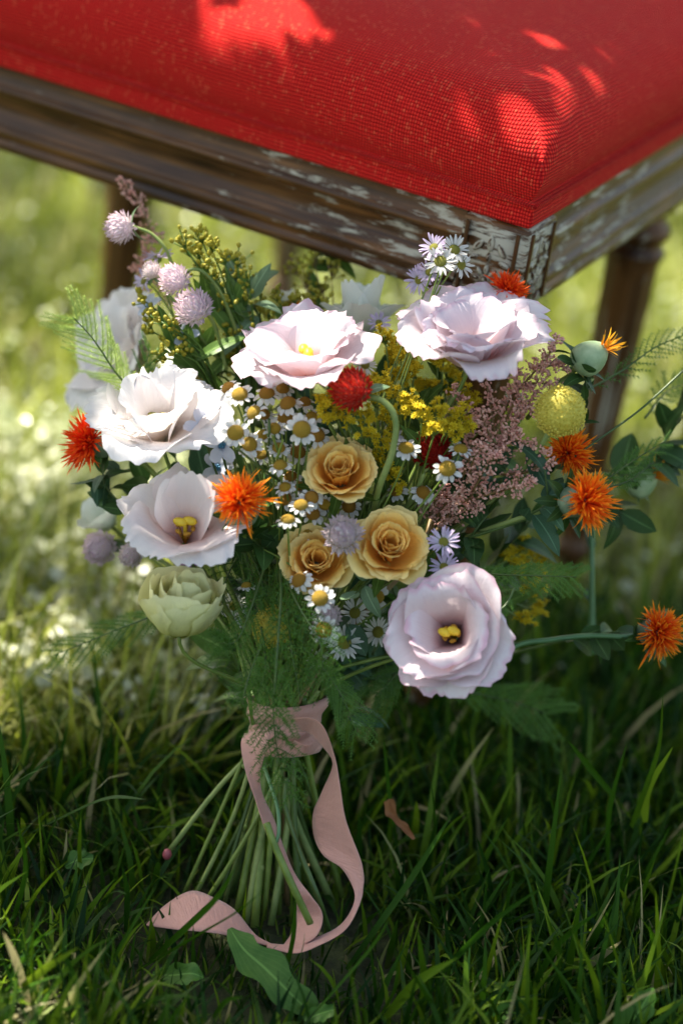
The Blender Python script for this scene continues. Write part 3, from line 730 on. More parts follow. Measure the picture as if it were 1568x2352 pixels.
def lawn():
    q = rng
    # clumped blade roots
    def field(x0, x1, y0, y1, n, cl):
        nc = n//cl; cx = q.uniform(x0, x1, nc); cy = q.uniform(y0, y1, nc); a = q.uniform(0, 6.28, nc)
        bx = np.repeat(cx, cl)+q.normal(size=nc*cl)*.007; by = np.repeat(cy, cl)+q.normal(size=nc*cl)*.007
        az = np.repeat(a, cl)+q.normal(size=nc*cl)*1.1
        return bx, by, az
    bx, by, az = field(-.5, .6, .85, 1.62, 34000, 5); n = len(bx)
    # shorter where the bouquet rests
    dist = np.hypot((bx-.0)/.10, (by-1.165)/.085)
    keep = ((dist > 1) | (q.random(n) < .55)) & ~((bx < -.09) & (by > 1.33+.03*np.sin(bx*40)))
    bx, by, az = bx[keep], by[keep], az[keep]; n = len(bx); dist = dist[keep]
    h = q.gamma(6, .0075, n)*(1+.25*(bx > .06))
    h = np.clip(h*np.clip(.35+.33*dist, .35, 1), .012, .11)
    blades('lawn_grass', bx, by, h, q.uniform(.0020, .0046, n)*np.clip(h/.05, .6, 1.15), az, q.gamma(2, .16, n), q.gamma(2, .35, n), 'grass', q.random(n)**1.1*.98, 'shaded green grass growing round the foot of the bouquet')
    bx, by, az = field(-1.1, 1.2, 1.62, 3.2, 42000, 5); n = len(bx)
    bx2, by2, az2 = field(-.8, -.08, 1.31, 1.64, 15000, 4)  # sun-tinted blades also fill the bright patch at left
    bx = np.r_[bx, bx2]; by = np.r_[by, by2]; az = np.r_[az, az2]; n = len(bx)
    h = np.clip(q.gamma(6, .010, n), .02, .14)
    blades('lawn_grass', bx, by, h, q.uniform(.003, .007, n), az, q.gamma(2, .22, n), q.gamma(2, .4, n), 'grass_sunlit', q.random(n)*.97, 'sunlit bright green grass beyond and under the bench', seg=5)
    bx, by, az = field(-4, 4, 3.2, 9, 26000, 5); n = len(bx)
    h = np.clip(q.gamma(6, .012, n), .02, .16)
    blades('lawn_grass', bx, by, h, q.uniform(.006, .012, n), az, q.gamma(2, .22, n), q.gamma(2, .4, n), 'grass_sunlit', q.random(n)*.97, 'lawn grass far behind the bench', seg=4)
lawn()
def glint_specks():  # pale glossy specks added to stand for sun glints on the lawn
    q = np.random.default_rng(21); n = 13000
    c = np.stack([np.r_[q.uniform(-.42, -.06, n//2), q.uniform(-1.0, 1.1, n-n//2)], np.r_[q.uniform(1.37, 1.8, n//2), q.uniform(1.5, 3.1, n-n//2)], q.uniform(.008, .05, n)], 1)
    nr = q.normal(size=(n, 3))*.6+[0, 0, 1]; nr /= np.linalg.norm(nr, axis=1)[:, None]
    t = np.cross(nr, q.normal(size=(n, 3))); t /= np.linalg.norm(t, axis=1)[:, None]; b = np.cross(nr, t); r = q.uniform(.0018, .0055, n)[:, None]
    V = np.stack([c+r*(t*math.cos(a)+b*math.sin(a))+nr*r*.15*(k % 2) for k, a in enumerate(np.arange(6)*math.pi/3)], 1).reshape(-1, 3)
    F = np.concatenate([np.arange(n)[:, None]*6+np.array([[0, 1, 2, 3]]), np.arange(n)[:, None]*6+np.array([[0, 3, 4, 5]])])
    o = link('glint_specks', mesh('glint_specks', V, F, np.zeros((len(V), 2))), plain('pale glint specks', (.42, .50, .20), (.80, .80, .66), 9, .2, .3, .05))
    tag(o, 'scattered small pale specks added as sun glints in the lawn at left', 'glint_specks', None, 'stuff')
glint_specks()

# individual longer blades the photograph shows in front
HB = [([(1042,1863),(934,2035),(796,2227)],17,.3),([(1288,1765),(1259,2011),(1244,2170)],15,.5),([(1264,2025),(1140,2109),(1042,2203),(960,2290)],14,.3),
 ([(1377,2090),(1278,2173),(1180,2340)],15,.45),([(1049,2200),(958,2257),(880,2345)],24,.7),([(958,2134),(972,2240),(968,2345)],16,.6),
 ([(1094,1922),(1120,2010),(1136,2109)],12,.15),([(1544,1715),(1485,1814),(1480,1888)],20,.9),([(1522,1592),(1515,1715),(1475,1838),(1450,1900)],20,.6),
 ([(1411,1883),(1332,2011),(1300,2080)],12,.3),([(1458,1981),(1328,2025),(1230,2060)],10,.6),([(1600,2065),(1480,2100),(1362,2139)],13,.5),
 ([(1426,2161),(1370,2200),(1288,2257)],22,.95),([(1303,1700),(1350,1760),(1411,1833)],14,.5),([(8,2141),(39,2223),(75,2345)],26,.95),
 ([(-10,2330),(90,2235),(180,2176)],20,.9),([(80,2106),(74,2223),(95,2330)],9,.6),([(363,2027),(289,2156),(254,2219)],12,.4),
 ([(543,1988),(500,2060),(430,2129),(344,2207)],15,.55),([(609,2043),(540,2095),(461,2141),(312,2231)],13,.55),([(281,1988),(293,2050),(289,2141)],13,.2),
 ([(187,1871),(184,1950),(187,2035)],11,.7),([(336,1836),(250,1830),(156,1868),(0,1949)],16,.35),([(137,2164),(170,2240),(211,2301)],11,.2),
 ([(387,2277),(330,2310),(289,2340)],15,.4),([(344,2235),(310,2262),(273,2281)],16,.95),([(678,2060),(672,2150),(650,2250)],14,.45),([(700,2140),(690,2190),(655,2260)],10,.5),
 ([(1100,2345),(1160,2270),(1215,2240)],10,.5),([(1120,2000),(1105,2120),(1090,2200)],10,.3),([(880,1690),(890,1800),(905,1900)],11,.45),
 ([(700,2352),(850,2180),(900,2100)],8,.5),([(40,1880),(60,2000),(20,2150)],12,.5),([(240,2290),(262,2180),(250,2110)],8,.6),([(1215,2110),(1208,2230),(1160,2352)],18,.5),
 ([(1290,2110),(1285,2220),(1250,2352)],14,.35),([(1180,1990),(1165,2080),(1170,2160)],12,.4),([(1440,1700),(1400,1860),(1395,1990)],12,.5),([(990,1790),(1000,1900),(985,2010)],12,.4),
 ([(860,2352),(905,2270),(912,2190)],11,.5),([(1020,2352),(1010,2290),(1000,2240)],9,.4),([(480,2352),(520,2300),(560,2290)],12,.5),([(1340,2352),(1420,2290),(1500,2260)],14,.6),([(1460,2352),(1500,2200),(1490,2120)],16,.55),([(1390,2352),(1350,2290),(1330,2230)],14,.5)]
mb = MB()
for k, (pts, wpx, tint) in enumerate(HB):
    b0 = max(pts, key=lambda t: t[1])
    dB = min(Gd(b0[0], b0[1])-.015, 1.50)
    dB = max(dB, 1.36)
    n = 14; q = np.linspace(0, 1, n)
    seq = pts if pts[0][1] > pts[-1][1] else pts[::-1]
    P3 = spline([P(x, y, dB-.02*i-.0*y) for i, (x, y) in enumerate(seq)], n)
    t = np.gradient(P3, axis=0); t /= np.linalg.norm(t, axis=1)[:, None]
    sd = np.cross(t, -Fw+.5*rng.normal(size=3)); sd /= np.linalg.norm(sd, axis=1)[:, None]
    nr = np.cross(sd, t)
    wv = S(wpx, dB)/2*np.array([.55, .7, .85, .95, 1, 1, 1, .96, .9, .8, .68, .5, .3, .04])
    L = P3-sd*wv[:, None]+nr*wv[:, None]*.35; Rr = P3+sd*wv[:, None]+nr*wv[:, None]*.35
    V = np.stack([L, P3, Rr], 1).reshape(-1, 3)
    mb.add(V, gridF(n, 3), np.stack([np.full(n*3, tint), np.repeat(.3+q*.7, 3)], 1))
tag(link('tall_grass', mb.mesh('tall_grass'), MAT['grass']), 'longer grass blades standing in front of the ribbon and across the bottom', 'grass', None, 'stuff')

# ------------------------------------------------------------------ bench
FT = P(1210, 525, 1.46)                                # top of the frame at the near corner
BM = np.stack([[math.cos(YAW), -math.sin(YAW), 0], [math.sin(YAW), math.cos(YAW), 0], [0, 0, 1]], 1).astype(float)
BW, BD, FH = .46, .60, .055
bench = empty('upholstered_bench', [FT[0], FT[1], 0], BM)
tag(bench, 'low wooden bench with a red woven cushion and worn carved frame', 'bench')
z0 = FT[2]
def bench_cushion():
    prof = [(.004, -.001), (-.0015, .0005), (-.0028, .003), (-.0028, .009), (-.0022, .0125), (-.0030, .0145), (-.0022, .0162), (.0008, .0168), (.0000, .0185), (-.0040, .026), (-.0060, .035), (-.0062, .045), (-.0035, .055), (.003, .0645), (.012, .0720), (.025, .0775), (.045, .0820), (.07, .080), (.10, .084), (.14, .0875), (.18, .090), (.215, .0915), (.2345, .092)]
    prof = spline(np.array(prof), 70)
    prof[:, 0] = np.minimum(prof[:, 0], BW/2-.0005)
    arc = np.concatenate([[0], np.cumsum(np.linalg.norm(np.diff(prof, axis=0), axis=1))])
    ns, nc = 26, 8; rings = []; uvs = []
    for (off, z), s in zip(prof, arc):
        cr = .003+.028*np.clip((z-.03)/.035, 0, 1)
        if z < .017: cr = .0025
        x0, x1, y0, y1 = -BW+off, -off, off, BD-off
        cr = min(cr, (x1-x0)/2*.9+1e-5); ztop = z
        pts = []; uu = []
        def side(a, b, f):
            for i in range(ns):
                t = i/ns; p = a+(b-a)*t
                pts.append(p); uu.append(p[0] if f == 0 else p[1])
        def corner(c, a0, f):
            for i, g_ in [(i, f) for i in range(nc//2+1)]+[(i, 1-f) for i in range(nc//2, nc)]:
                a = a0+(math.pi/2)*i/nc
                pts.append(c+cr*np.array([math.cos(a), math.sin(a)])); uu.append(pts[-1][0] if g_ == 0 else pts[-1][1])
        A = np.array
        side(A([x0+cr, y0]), A([x1-cr, y0]), 0); corner(A([x1-cr, y0+cr]), -math.pi/2, 0)
        side(A([x1, y0+cr]), A([x1, y1-cr]), 1); corner(A([x1-cr, y1-cr]), 0, 1)
        side(A([x1-cr, y1]), A([x0+cr, y1]), 0); corner(A([x0+cr, y1-cr]), math.pi/2, 0)
        side(A([x0, y1-cr]), A([x0, y0+cr]), 1); corner(A([x0+cr, y0+cr]), math.pi, 1)
        pts = np.array(pts)
        gx = 1-np.exp(-np.maximum(np.minimum(-pts[:, 0], pts[:, 0]+BW)-.018, 0)/.055); gy = 1-np.exp(-np.maximum(np.minimum(pts[:, 1], BD-pts[:, 1])-.018, 0)/.055)
        bl = np.clip((off-.016)/.016, 0, 1)**2*np.ones(len(pts)); zc_ = z*(1-bl)+(.0755+.024*gx*gy)*bl
        rings.append(np.c_[pts, z0+zc_]); uvs.append(np.c_[uu, np.full(len(pts), s)])
    n = len(rings[0]); V = np.concatenate(rings); UV = np.concatenate(uvs)
    # slight softness, wobble of the stuffing
    V[:, 2] += .0012*np.sin(V[:, 0]*37+V[:, 1]*21)*np.clip((V[:, 2]-z0-.02)/.04, 0, 1)
    a = 18
    link('cushion', mesh('cushion', V[(a-0)*n:], gridF(len(rings)-a, n, True), UV[a*n:]), MAT['fabric'], bench)
    link('fabric_border', mesh('fabric_border', V[:(a+1)*n], gridF(a+1, n, True), UV[:(a+1)*n]), MAT['fabric'], bench)
    # stitched piping on the seam and the upright corner seam
    i = 0
    zc = z0+.0152; o = -.0036
    for (p, q_) in (((-BW, o), (-o, o)), ((-o, o), (-o, BD))):
        L_ = np.linspace(0, 1, 40)[:, None]; A = np.array([p[0], p[1], zc]); B = np.array([q_[0], q_[1], zc])
        V, F, uv = tube(A+(B-A)*L_, .0013, 6); uv = np.c_[uv[:, 1]*.5, uv[:, 0]*.01]
        link('piping', mesh('piping', V, F, uv), MAT['fabric'], bench)
bench_cushion()
def moulding(p, q_, nrm, name, mat, seed):
    # frame rail: moulded profile (outwards, height) swept between two corners
    pr = np.array([(.0, 0), (.0, -.011), (.0012, -.012), (.0034, -.014), (.0036, -.0158), (.002, -.0175), (-.0015, -.0185), (-.0015, -.0205), (-.0025, -.023), (-.003, -.028), (-.002, -.033), (.0008, -.0355), (.0008, -.038), (.0028, -.039), (.0045, -.0415), (.0045, -.0445), (.002, -.047), (.0015, -.0485), (.004, -.0495), (.004, -.055), (-.016, -.055), (-.016, -.002)])
    n = 30; t = np.linspace(0, 1, n)[:, None]; A, B = np.array([*p, z0]), np.array([*q_, z0]); ln = np.linalg.norm(B-A)
    path = A+(B-A)*t
    V = (path[:, None]+np.array([*nrm, 0])[None, None]*pr[None, :, 0, None]+np.array([0, 0, 1.])[None, None]*pr[None, :, 1, None]).reshape(-1, 3)
    arc = np.concatenate([[0], np.cumsum(np.linalg.norm(np.diff(pr, axis=0), axis=1))])
    uv = np.stack(np.broadcast_arrays(t*ln+seed, arc[None]), -1).reshape(-1, 2)
    me = mesh(name, V, gridF(n, len(pr), False), uv, False)
    link(name, me, MAT[mat], bench)
K = .040
moulding((-BW+K, 0), (-K, 0), (0, -1), 'front_rail', 'wood', 0)
moulding((0, K), (0, BD-K), (1, 0), 'side_rail', 'wood_side', 1.7)
moulding((-BW, K), (-BW, BD-K), (-1, 0), 'side_rail', 'wood', 3.1)
moulding((-BW+K, BD), (-K, BD), (0, 1), 'back_rail', 'wood', 4.3)
def box(x0, x1, y0, y1, za, zb, bev=.0015):
    V = []
    for z, o in ((za, bev), (za+bev, 0), (zb-bev, 0), (zb, bev)):
        for (x, y) in ((x0+o, y0+o), (x1-o, y0+o), (x1-o, y1-o), (x0+o, y1-o)): V.append((x, y, z))
    F = list(gridF(4, 4, True))+[np.array([3, 2, 1, 0]), np.array([12, 13, 14, 15])]
    V = np.array(V); return V, np.array(F), np.stack([V[:, 0]*1+V[:, 1], V[:, 2]*1.3], 1)
LEGP = [(.016, 0), (.017, -.002), (.017, -.006), (.0135, -.009), (.0125, -.013), (.0150, -.017), (.0175, -.021), (.0180, -.025), (.0165, -.029), (.0135, -.033), (.0145, -.036), (.0165, -.038), (.0172, -.041), (.0160, -.045), (.0150, -.050), (.0150, -.060), (.0140, -.12), (.0115, -.20), (.0090, -.265), (.0078, -.275), (.0105, -.279), (.0115, -.284), (.0090, -.292), (.0060, -.299)]
def leg(x, y):
    pr = np.array(LEGP)[::-1]*[1.3, 1]; ns = 40
    V, F, uv = lathe(pr, ns)
    zz = V[:, 2]; a = np.arctan2(V[:, 1], V[:, 0])
    fl = np.where((zz < -.055) & (zz > -.262), 1-.07*np.abs(np.sin(a*5)), 1)
    V[:, 0] *= fl; V[:, 1] *= fl
    uv = np.c_[uv[:, 1]*.3, uv[:, 0]*.1+x]
    o = link('leg', mesh('leg', V+[x, y, z0-FH+.001], F, uv), MAT['wood_side'], bench)
LX = (-K/2, -BW+K/2)
for lx in LX:
    for ly in (K/2, .282, BD-K/2): leg(lx, ly)
for lx in LX:
    for ly in (K/2, BD-K/2):
        V, F, uv = box(lx-K/2-(.003 if lx < -.1 else 0), lx+K/2+(.003 if lx > -.1 else 0), ly-K/2-.003*(ly < .1), ly+K/2+.003*(ly > .1), z0-FH-.002, z0-.0005)
        blk = link('corner_block', mesh('corner_block', V, F, uv, False), MAT['wood_paint'], bench)
        if lx > -.1 and ly < .1: NB = blk
# carved rosette and leaves on both faces of the near block
def carving():
    def face(org, ex, nrm, nm):
        mb = MB(); ez = np.array([0, 0, 1.0])
        def blob(cx, cz, rx, rz, rot, h):
            V, F, uv = ball(1.0, 12, 8); V = V*[rx, rz, h]
            V = rotz(V, rot); Q = org+V[:, :1]*ex+V[:, 1:2]*ez+V[:, 2:]*nrm+cx*ex+cz*ez
            mb.add(Q, F, uv*.02+[cx+.3, cz])
        for i in range(8):
            a = i*math.pi/4; blob(.020+.0062*math.cos(a), -.038+.0062*math.sin(a), .0036, .0017, a, .0022)
        blob(.020, -.038, .0034, .0034, 0, .003)
        for (cx, cz, rx, rz, rot) in ((.012, -.018, .005, .0022, .9), (.020, -.015, .0055, .0024, 1.57), (.028, -.018, .005, .0022, 2.2), (.009, -.026, .0042, .002, .3), (.031, -.026, .0042, .002, 2.9), (.020, -.024, .0034, .0018, 1.57), (.013, -.050, .004, .0018, -.7), (.027, -.050, .004, .0018, -2.4)):
            blob(cx, cz, rx, rz, rot, .0020)
        # raised border of the panel
        for (a, b, c, d) in ((.002, .0042, -.053, -.004), (.0358, .038, -.053, -.004)):
            V = np.array([org+x*ex+z*ez+o*nrm for z in (c, d) for x, o in ((a, 0), (a, .0018), (b, .0018), (b, 0))])
            mb.add(V, np.array([[0, 1, 5, 4], [1, 2, 6, 5], [2, 3, 7, 6]]), np.zeros((8, 2))+.1)
        link(nm, mb.mesh(nm), MAT['wood_paint'], NB)
    face(np.array([-K, -.003, z0]), np.array([1., 0, 0]), np.array([0, -1., 0]), 'carved_panel')
    face(np.array([.003, 0, z0]), np.array([0, 1., 0]), np.array([1., 0, 0]), 'carved_panel')
carving()

# ------------------------------------------------------------------ the tree overhead that shades the bouquet
s_ = SUN; e1 = unit(np.cross(s_, [0, 0, 1])); e2 = np.cross(s_, e1)
def gproj(X): X = np.asarray(X, float); return X-s_*(X[..., 2:3]/s_[2]) if X.ndim > 1 else X-s_*(X[2]/s_[2])
LIT = []                                               # where sun reaches through the crown: (point, radius)
def lit(px, py, d, rpx): LIT.append((P(px, py, d), S(rpx, d)))
def litz(px, py, z, rpx):
    X = Zp(px, py, z); LIT.append((X, S(rpx+(9 if z > .4 else 0), 1.5)))
for a in ((430,880,1.42,70),(330,960,1.42,60),(270,1000,1.42,40),(400,980,1.41,50),(430,1060,1.41,40),(360,1200,1.41,45),(430,1210,1.40,50),(500,1180,1.40,40),(340,1250,1.41,30),
          (690,740,1.42,60),(620,790,1.42,45),(780,760,1.42,45),(700,830,1.41,40),(1130,720,1.41,40),(1210,740,1.41,40),(1080,770,1.41,35),
          (250,800,1.41,62),(180,740,1.41,30),(300,900,1.42,40),(250,880,1.46,40),(240,740,1.5,60),(440,710,1.45,45),(400,640,1.45,35),(300,540,1.46,60),(370,560,1.46,40),(460,560,1.47,50),
          (541,995,1.40,26),(573,905,1.41,35),(644,1070,1.40,16),(800,880,1.39,34),(660,1195,1.4,18),(560,1100,1.4,25),(1180,1450,1.39,30),(1060,1480,1.38,30),(200,1000,1.46,30),(613,906,1.40,30),(656,950,1.40,34),(693,987,1.385,36),(590,960,1.39,40),(1090,1000,1.40,30),(1287,920,1.39,34),(780,1040,1.38,30),(735,1375,1.38,16),(1027,1077,1.385,22),(1350,1120,1.39,34),(1010,590,1.42,40),(760,930,1.40,30),(960,950,1.40,30),(400,1380,1.42,26),(770,1070,1.385,56),(895,1235,1.38,58),(725,1275,1.385,50)): lit(*a)
for a in ((620,5,.482,70),(685,50,.478,34),(560,-10,.484,50),(450,-15,.482,35),(1150,200,.478,34),(1210,250,.472,44),(1175,215,.475,38),(1266,110,.480,24),(1280,170,.478,27),(1300,230,.474,28),(1372,150,.481,20),(1392,200,.479,20),(1525,110,.484,11)): litz(*a)
for a in ((30,2290,.02,140),(-10,2180,.02,80),(110,2230,.02,60),(170,2200,.01,22),(320,2260,.01,20),(1360,2210,.01,26),(1500,1760,.03,40),(1540,1650,.03,60)): litz(*a)
LG = np.array([gproj(X)[:2] for X, r in LIT]); LR = np.array([r for X, r in LIT])
def crown():
    q = np.random.default_rng(11); N = 20000
    g = np.stack([q.uniform(-.30, .80, N), q.uniform(.75, 1.95, N)], 1)
    d = np.sqrt(((g[:, None]-LG[None])**2).sum(-1))
    near = (d < LR[None]+.006).any(1)
    # shade wanted: in front of the bench, round the bouquet, and on top of the cushion
    A = [gproj(FT+BM @ np.array(v))[:2] for v in ((-.55, -.12, .07), (.06, -.12, .07), (.06, .70, .07), (-.55, .70, .07))]
    inq = np.ones(N, bool)
    for i in range(4):
        a, b = A[i], A[(i+1) % 4]; inq &= ((b[0]-a[0])*(g[:, 1]-a[1])-(b[1]-a[1])*(g[:, 0]-a[0])) > 0
    front = (g[:, 1] < np.where(g[:, 0] < -.10, 1.30, 1.335+np.clip((g[:, 0]+.13)*1.6, -.5, .25)))
    dapple = (q.random(N) < .10)
    patch = (np.sin(g[:, 0]*19+1)+np.sin(g[:, 1]*23+g[:, 0]*8)+np.sin(g[:, 0]*31-g[:, 1]*17)) > .9
    soft = np.zeros(N, bool)
    for X, r in ((P(820, 1080, 1.40), S(330)), (P(600, 1000, 1.40), S(200)), (P(1030, 1440, 1.39), S(170)), (P(1150, 950, 1.42), S(200)), (P(430, 640, 1.45), S(150))):
        soft |= np.hypot(*(g-gproj(X)[:2]).T) < r
    core = np.hypot(*(g-gproj(P(800, 1180, 1.40))[:2]).T) < S(165)
    soft &= ~(inq & (g[:, 1] > 1.28))
    keep = (((inq | front) & ~(soft & (q.random(N) < np.where(core, .82, .62)))) | ((dapple | (patch & (q.random(N) < .5))) & ~((g[:, 0] < -.04) & (g[:, 1] > 1.29)) & ~soft)) & ~near
    g = g[keep]
    h = np.stack([q.uniform(-1.1, 1.1, 30000), q.uniform(1.3, 3.6, 30000)], 1)
    pf = np.sin(h[:, 0]*15+1.3)+np.sin(h[:, 1]*17+h[:, 0]*6)+np.sin(h[:, 0]*27-h[:, 1]*13)+np.sin(h[:, 0]*41+h[:, 1]*37)*.7
    far = (h[:, 0] < -.22) & (h[:, 1] > 1.85) & (h[:, 1] < 2.75)
    kp = ((h[:, 0] < -.30) | (h[:, 1] > 1.95)) & (((pf > 1.0) & (h[:, 1] > 1.8)) | (pf > 2.3) | (far & (pf > -.3)))
    g = np.concatenate([g, h[kp]]); n = len(g)
    z = 1.12+q.gamma(2, .09, n)
    c = np.stack([g[:, 0], g[:, 1], np.zeros(n)], 1)+s_[None]*(z/s_[2])[:, None]
    L = q.uniform(.011, .022, n); W = L*.62
    nr = s_[None]+q.normal(size=(n, 3))*.45; nr /= np.linalg.norm(nr, axis=1)[:, None]
    t = np.cross(nr, q.normal(size=(n, 3))); t /= np.linalg.norm(t, axis=1)[:, None]; b = np.cross(nr, t)
    pts = [c-t*L[:, None], c+b*W[:, None]-nr*W[:, None]*.0, c+t*L[:, None], c-b*W[:, None]]
    V = np.stack(pts, 1).reshape(-1, 3); F = np.arange(n*4).reshape(-1, 4)
    tree = empty('shade_tree', [-2.3, 1.9, 0])
    tag(tree, 'leafy garden tree whose low branch hangs over the bench and shades it', 'tree')
    o = link('crown', mesh('crown', V-np.array([-2.3, 1.9, 0]), F, np.tile([[.5, 0], [1, .5], [.5, 1], [0, .5]], (n, 1)), False), MAT['leaf_mid'], tree); o['kind'] = 'stuff'
    tr = spline([[0, 0, -.05], [.05, .03, .8], [0, -.05, 1.7], [.15, 0, 2.9]], 24)
    V, F, uv = tube(tr, np.linspace(.13, .06, 24), 14); link('trunk', mesh('trunk', V, F, uv), MAT['stem_brown'], tree)
    for e in ([1.9, -1.0, 1.7], [1.6, -1.2, 1.8], [1.3, 1.4, 1.9], [.9, 1.8, 2.2]):
        br = spline([[0, 0, 1.6], [.8, e[1]*.2, 1.95], e], 16)
        V, F, uv = tube(br, np.linspace(.045, .006, 16), 8); link('branch', mesh('branch', V, F, uv), MAT['stem_brown'], tree)
crown()

# ------------------------------------------------------------------ stems below the ribbon
bun = empty('stem_bundle', Zp(640, 2120))
tag(bun, 'fanned bundle of cut green flower stems standing in the grass under the ribbon', 'stems')
q = np.random.default_rng(77); b0 = Zp(640, 2120)
ends = [(386,1958,'stem_pale',10,1),(440,2075,'stem_pale',9,0),(462,2088,'stem',9,0),(500,2085,'stem_dark',9,0),(545,2100,'stem',15,0),(566,2120,'stem_pale',14,0),(585,2130,'stem',16,0),(605,2112,'stem',12,0),
 (622,2125,'stem_pale',13,0),(640,2100,'stem',12,0),(660,2080,'stem_brown',10,0),(690,2110,'stem_dark',13,0),(725,2080,'stem_dark',11,0),(762,2072,'stem_pale',15,0),(785,2060,'stem',12,0),(480,2040,'stem_dark',9,0),(420,2060,'stem',8,0),
 (530,2060,'stem_dark',12,0),(555,2030,'stem_brown',9,0),(650,2050,'stem_pale',13,0),(700,2040,'stem',11,0),(600,2060,'stem',12,0),(740,2030,'stem_dark',11,0),(575,2050,'stem_pale',10,0),(515,2075,'stem_pale',8,0),(635,2030,'stem_dark',13,0),(680,2020,'stem_brown',10,0),(770,2000,'stem_dark',9,0)]
for (px, py, mt, wpx, tipc) in ends:
    e = Zp(px, py, .006 if not tipc else .03); a = TIE+q.normal(size=3)*[.009, .006, .002]+[0, 0, .006]
    a = a+np.array([(px-620)*-.00003, 0, 0])
    mid = (a+e)/2+q.normal(size=3)*[.003, .003, .001]
    V, F, uv = tube(spline([a+(a-e)*.12, a, mid, e], 14)-b0, S(wpx, 1.46)/2*np.linspace(.95, 1.25, 14), 8)
    o = link('stem', mesh('stem', V, F, uv), MAT[mt], bun)
    for kn in range(2):
        c = e+(a-e)*q.uniform(.2, .8); V, F, uv = ball(S(wpx, 1.46)*.62, 8, 6, 1.3)
        if kn == 0: link('node', mesh('node', V+c-b0, F, uv), MAT[mt], o)
fs = [P(612,1890,1.40), P(628,1935,1.40), P(665,2020,1.40), P(712,2120,1.41)]
V, F, uv = tube(spline(fs, 20)-b0, S(17, 1.41)/2, 10); link('stem', mesh('stem', V, F, uv), MAT['stem'], bun, None)
V, F, uv = tube(np.array([P(711.8,2119.5,1.41), P(713,2123,1.41)])-b0, S(15, 1.41)/2, 10); link('cut_end', mesh('cut_end', V, F, uv), MAT['calyx_pale'], bun)
V, F, uv = tube(spline([P(606,1760,1.42), P(636,1850,1.405), P(640,1910,1.40), P(634,1935,1.40)], 12)-b0, S(9, 1.41)/2, 8); link('side_shoot', mesh('side_shoot', V, F, uv), MAT['stem_teal'], bun)
V, F, uv = tube(spline([P(660,1790,1.43), P(655,1850,1.43), P(690,1960,1.43), P(730,2060,1.43), P(760,2150,1.45)], 20)-b0, S(13, 1.44)/2, 8); link('stem', mesh('stem', V, F, uv), MAT['stem_dark'], bun)
V, F, uv = gm = ball(S(11, 1.5), 7, 5, 1.3); o = link('withered_tip', mesh('withered_tip', V+Zp(384, 1962, .035)-b0, F, uv), plain('withered pink', (.30, .05, .07), (.42, .12, .12)), bun)

# ------------------------------------------------------------------ ribbon
rib = empty('ribbon', TIE); tag(rib, 'dusty pink satin ribbon tied round the stems with long curling tails', 'ribbon')
def strip(Lp, Rp, Ld, Rd, name, n=60, m=9, bulge=.0):
    Lc = spline([(*p, d*1000) for p, d in zip(Lp, Ld)], n); Rc = spline([(*p, d*1000) for p, d in zip(Rp, Rd)], n)
    A = np.array([P(x, y, d/1000) for x, y, d in Lc]); B = np.array([P(x, y, d/1000) for x, y, d in Rc])
    t = np.linspace(0, 1, m)[None, :, None]; V = A[:, None]+(B-A)[:, None]*t
    V = V-Fw*bulge*np.sin(np.pi*t)
    V = V+Fw*.0008*np.sin(np.linspace(0, 9, n))[:, None, None]*np.sin(t*5)
    uv = np.stack(np.broadcast_arrays(t[0, :, 0][None], np.linspace(0, 1, n)[:, None]), -1).reshape(-1, 2)
    o = link(name, mesh(name, V.reshape(-1, 3)-TIE, gridF(n, m), uv), MAT['ribbon'], rib)
    md = o.modifiers.new('thickness', 'SOLIDIFY'); md.thickness = .0004; return o
# band round the stems
n, mm_ = 64, 15; a = np.linspace(0, 2*math.pi, n); cc = P(655, 1668, 1.455)
rows = []
for j in range(mm_):
    t = j/(mm_-1); rx = S(91)*(1-.16*t+.05*math.cos(t*6)); ry = .0155*(1-.1*t)
    hz = (t-.5)*-S(125)
    fold = .0011*np.sin(a*3+t*9)+.0012*np.sin(t*17+a)
    rows.append(cc+Rt*((rx+fold)*np.cos(a))[:, None]+Up*(hz+S(9)*np.sin(a*1)*(1-t)+S(5)*np.cos(a*2))[:, None]+Fw*((ry+fold)*np.sin(a))[:, None])
V = np.array(rows).reshape(-1, 3)
o = link('wrap', mesh('wrap', V-TIE, gridF(mm_, n), np.stack(np.broadcast_arrays(np.linspace(0, 1, mm_)[:, None], (a/6.28)[None]), -1).reshape(-1, 2)), MAT['ribbon'], rib)
o.modifiers.new('thickness', 'SOLIDIFY').thickness = .0005
strip([(562,1685),(554,1712),(564,1773),(587,1840),(611,1914),(638,1972),(665,2019),(680,2060),(681,2097),(672,2140),(645,2180)],
      [(625,1672),(612,1718),(600,1770),(600,1818),(628,1880),(652,1950),(678,2010),(715,2058),(741,2100),(728,2148),(681,2180)],
      [1.432,1.428,1.425,1.423,1.42,1.42,1.42,1.425,1.44,1.435,1.425], [1.42,1.418,1.425,1.435,1.435,1.43,1.425,1.42,1.42,1.415,1.42], 'tail')
strip([(690,1678),(712,1685),(734,1707),(765,1752),(743,1812),(720,1867),(722,1922),(743,1965),(783,1992),(806,2027),(815,2058),(806,2093),(780,2127),(736,2150),(677,2170),(615,2168)],
      [(668,1650),(715,1648),(745,1672),(769,1738),(781,1804),(794,1883),(826,1968),(833,1995),(836,2020),(834,2040),(831,2062),(812,2109),(786,2142),(740,2168),(680,2190),(612,2176)],
      [1.436,1.43,1.425,1.425,1.435,1.44,1.44,1.43,1.42,1.415,1.41,1.41,1.42,1.42,1.42,1.42], [1.42,1.415,1.41,1.415,1.41,1.41,1.41,1.41,1.41,1.41,1.41,1.405,1.405,1.405,1.41,1.41], 'tail')
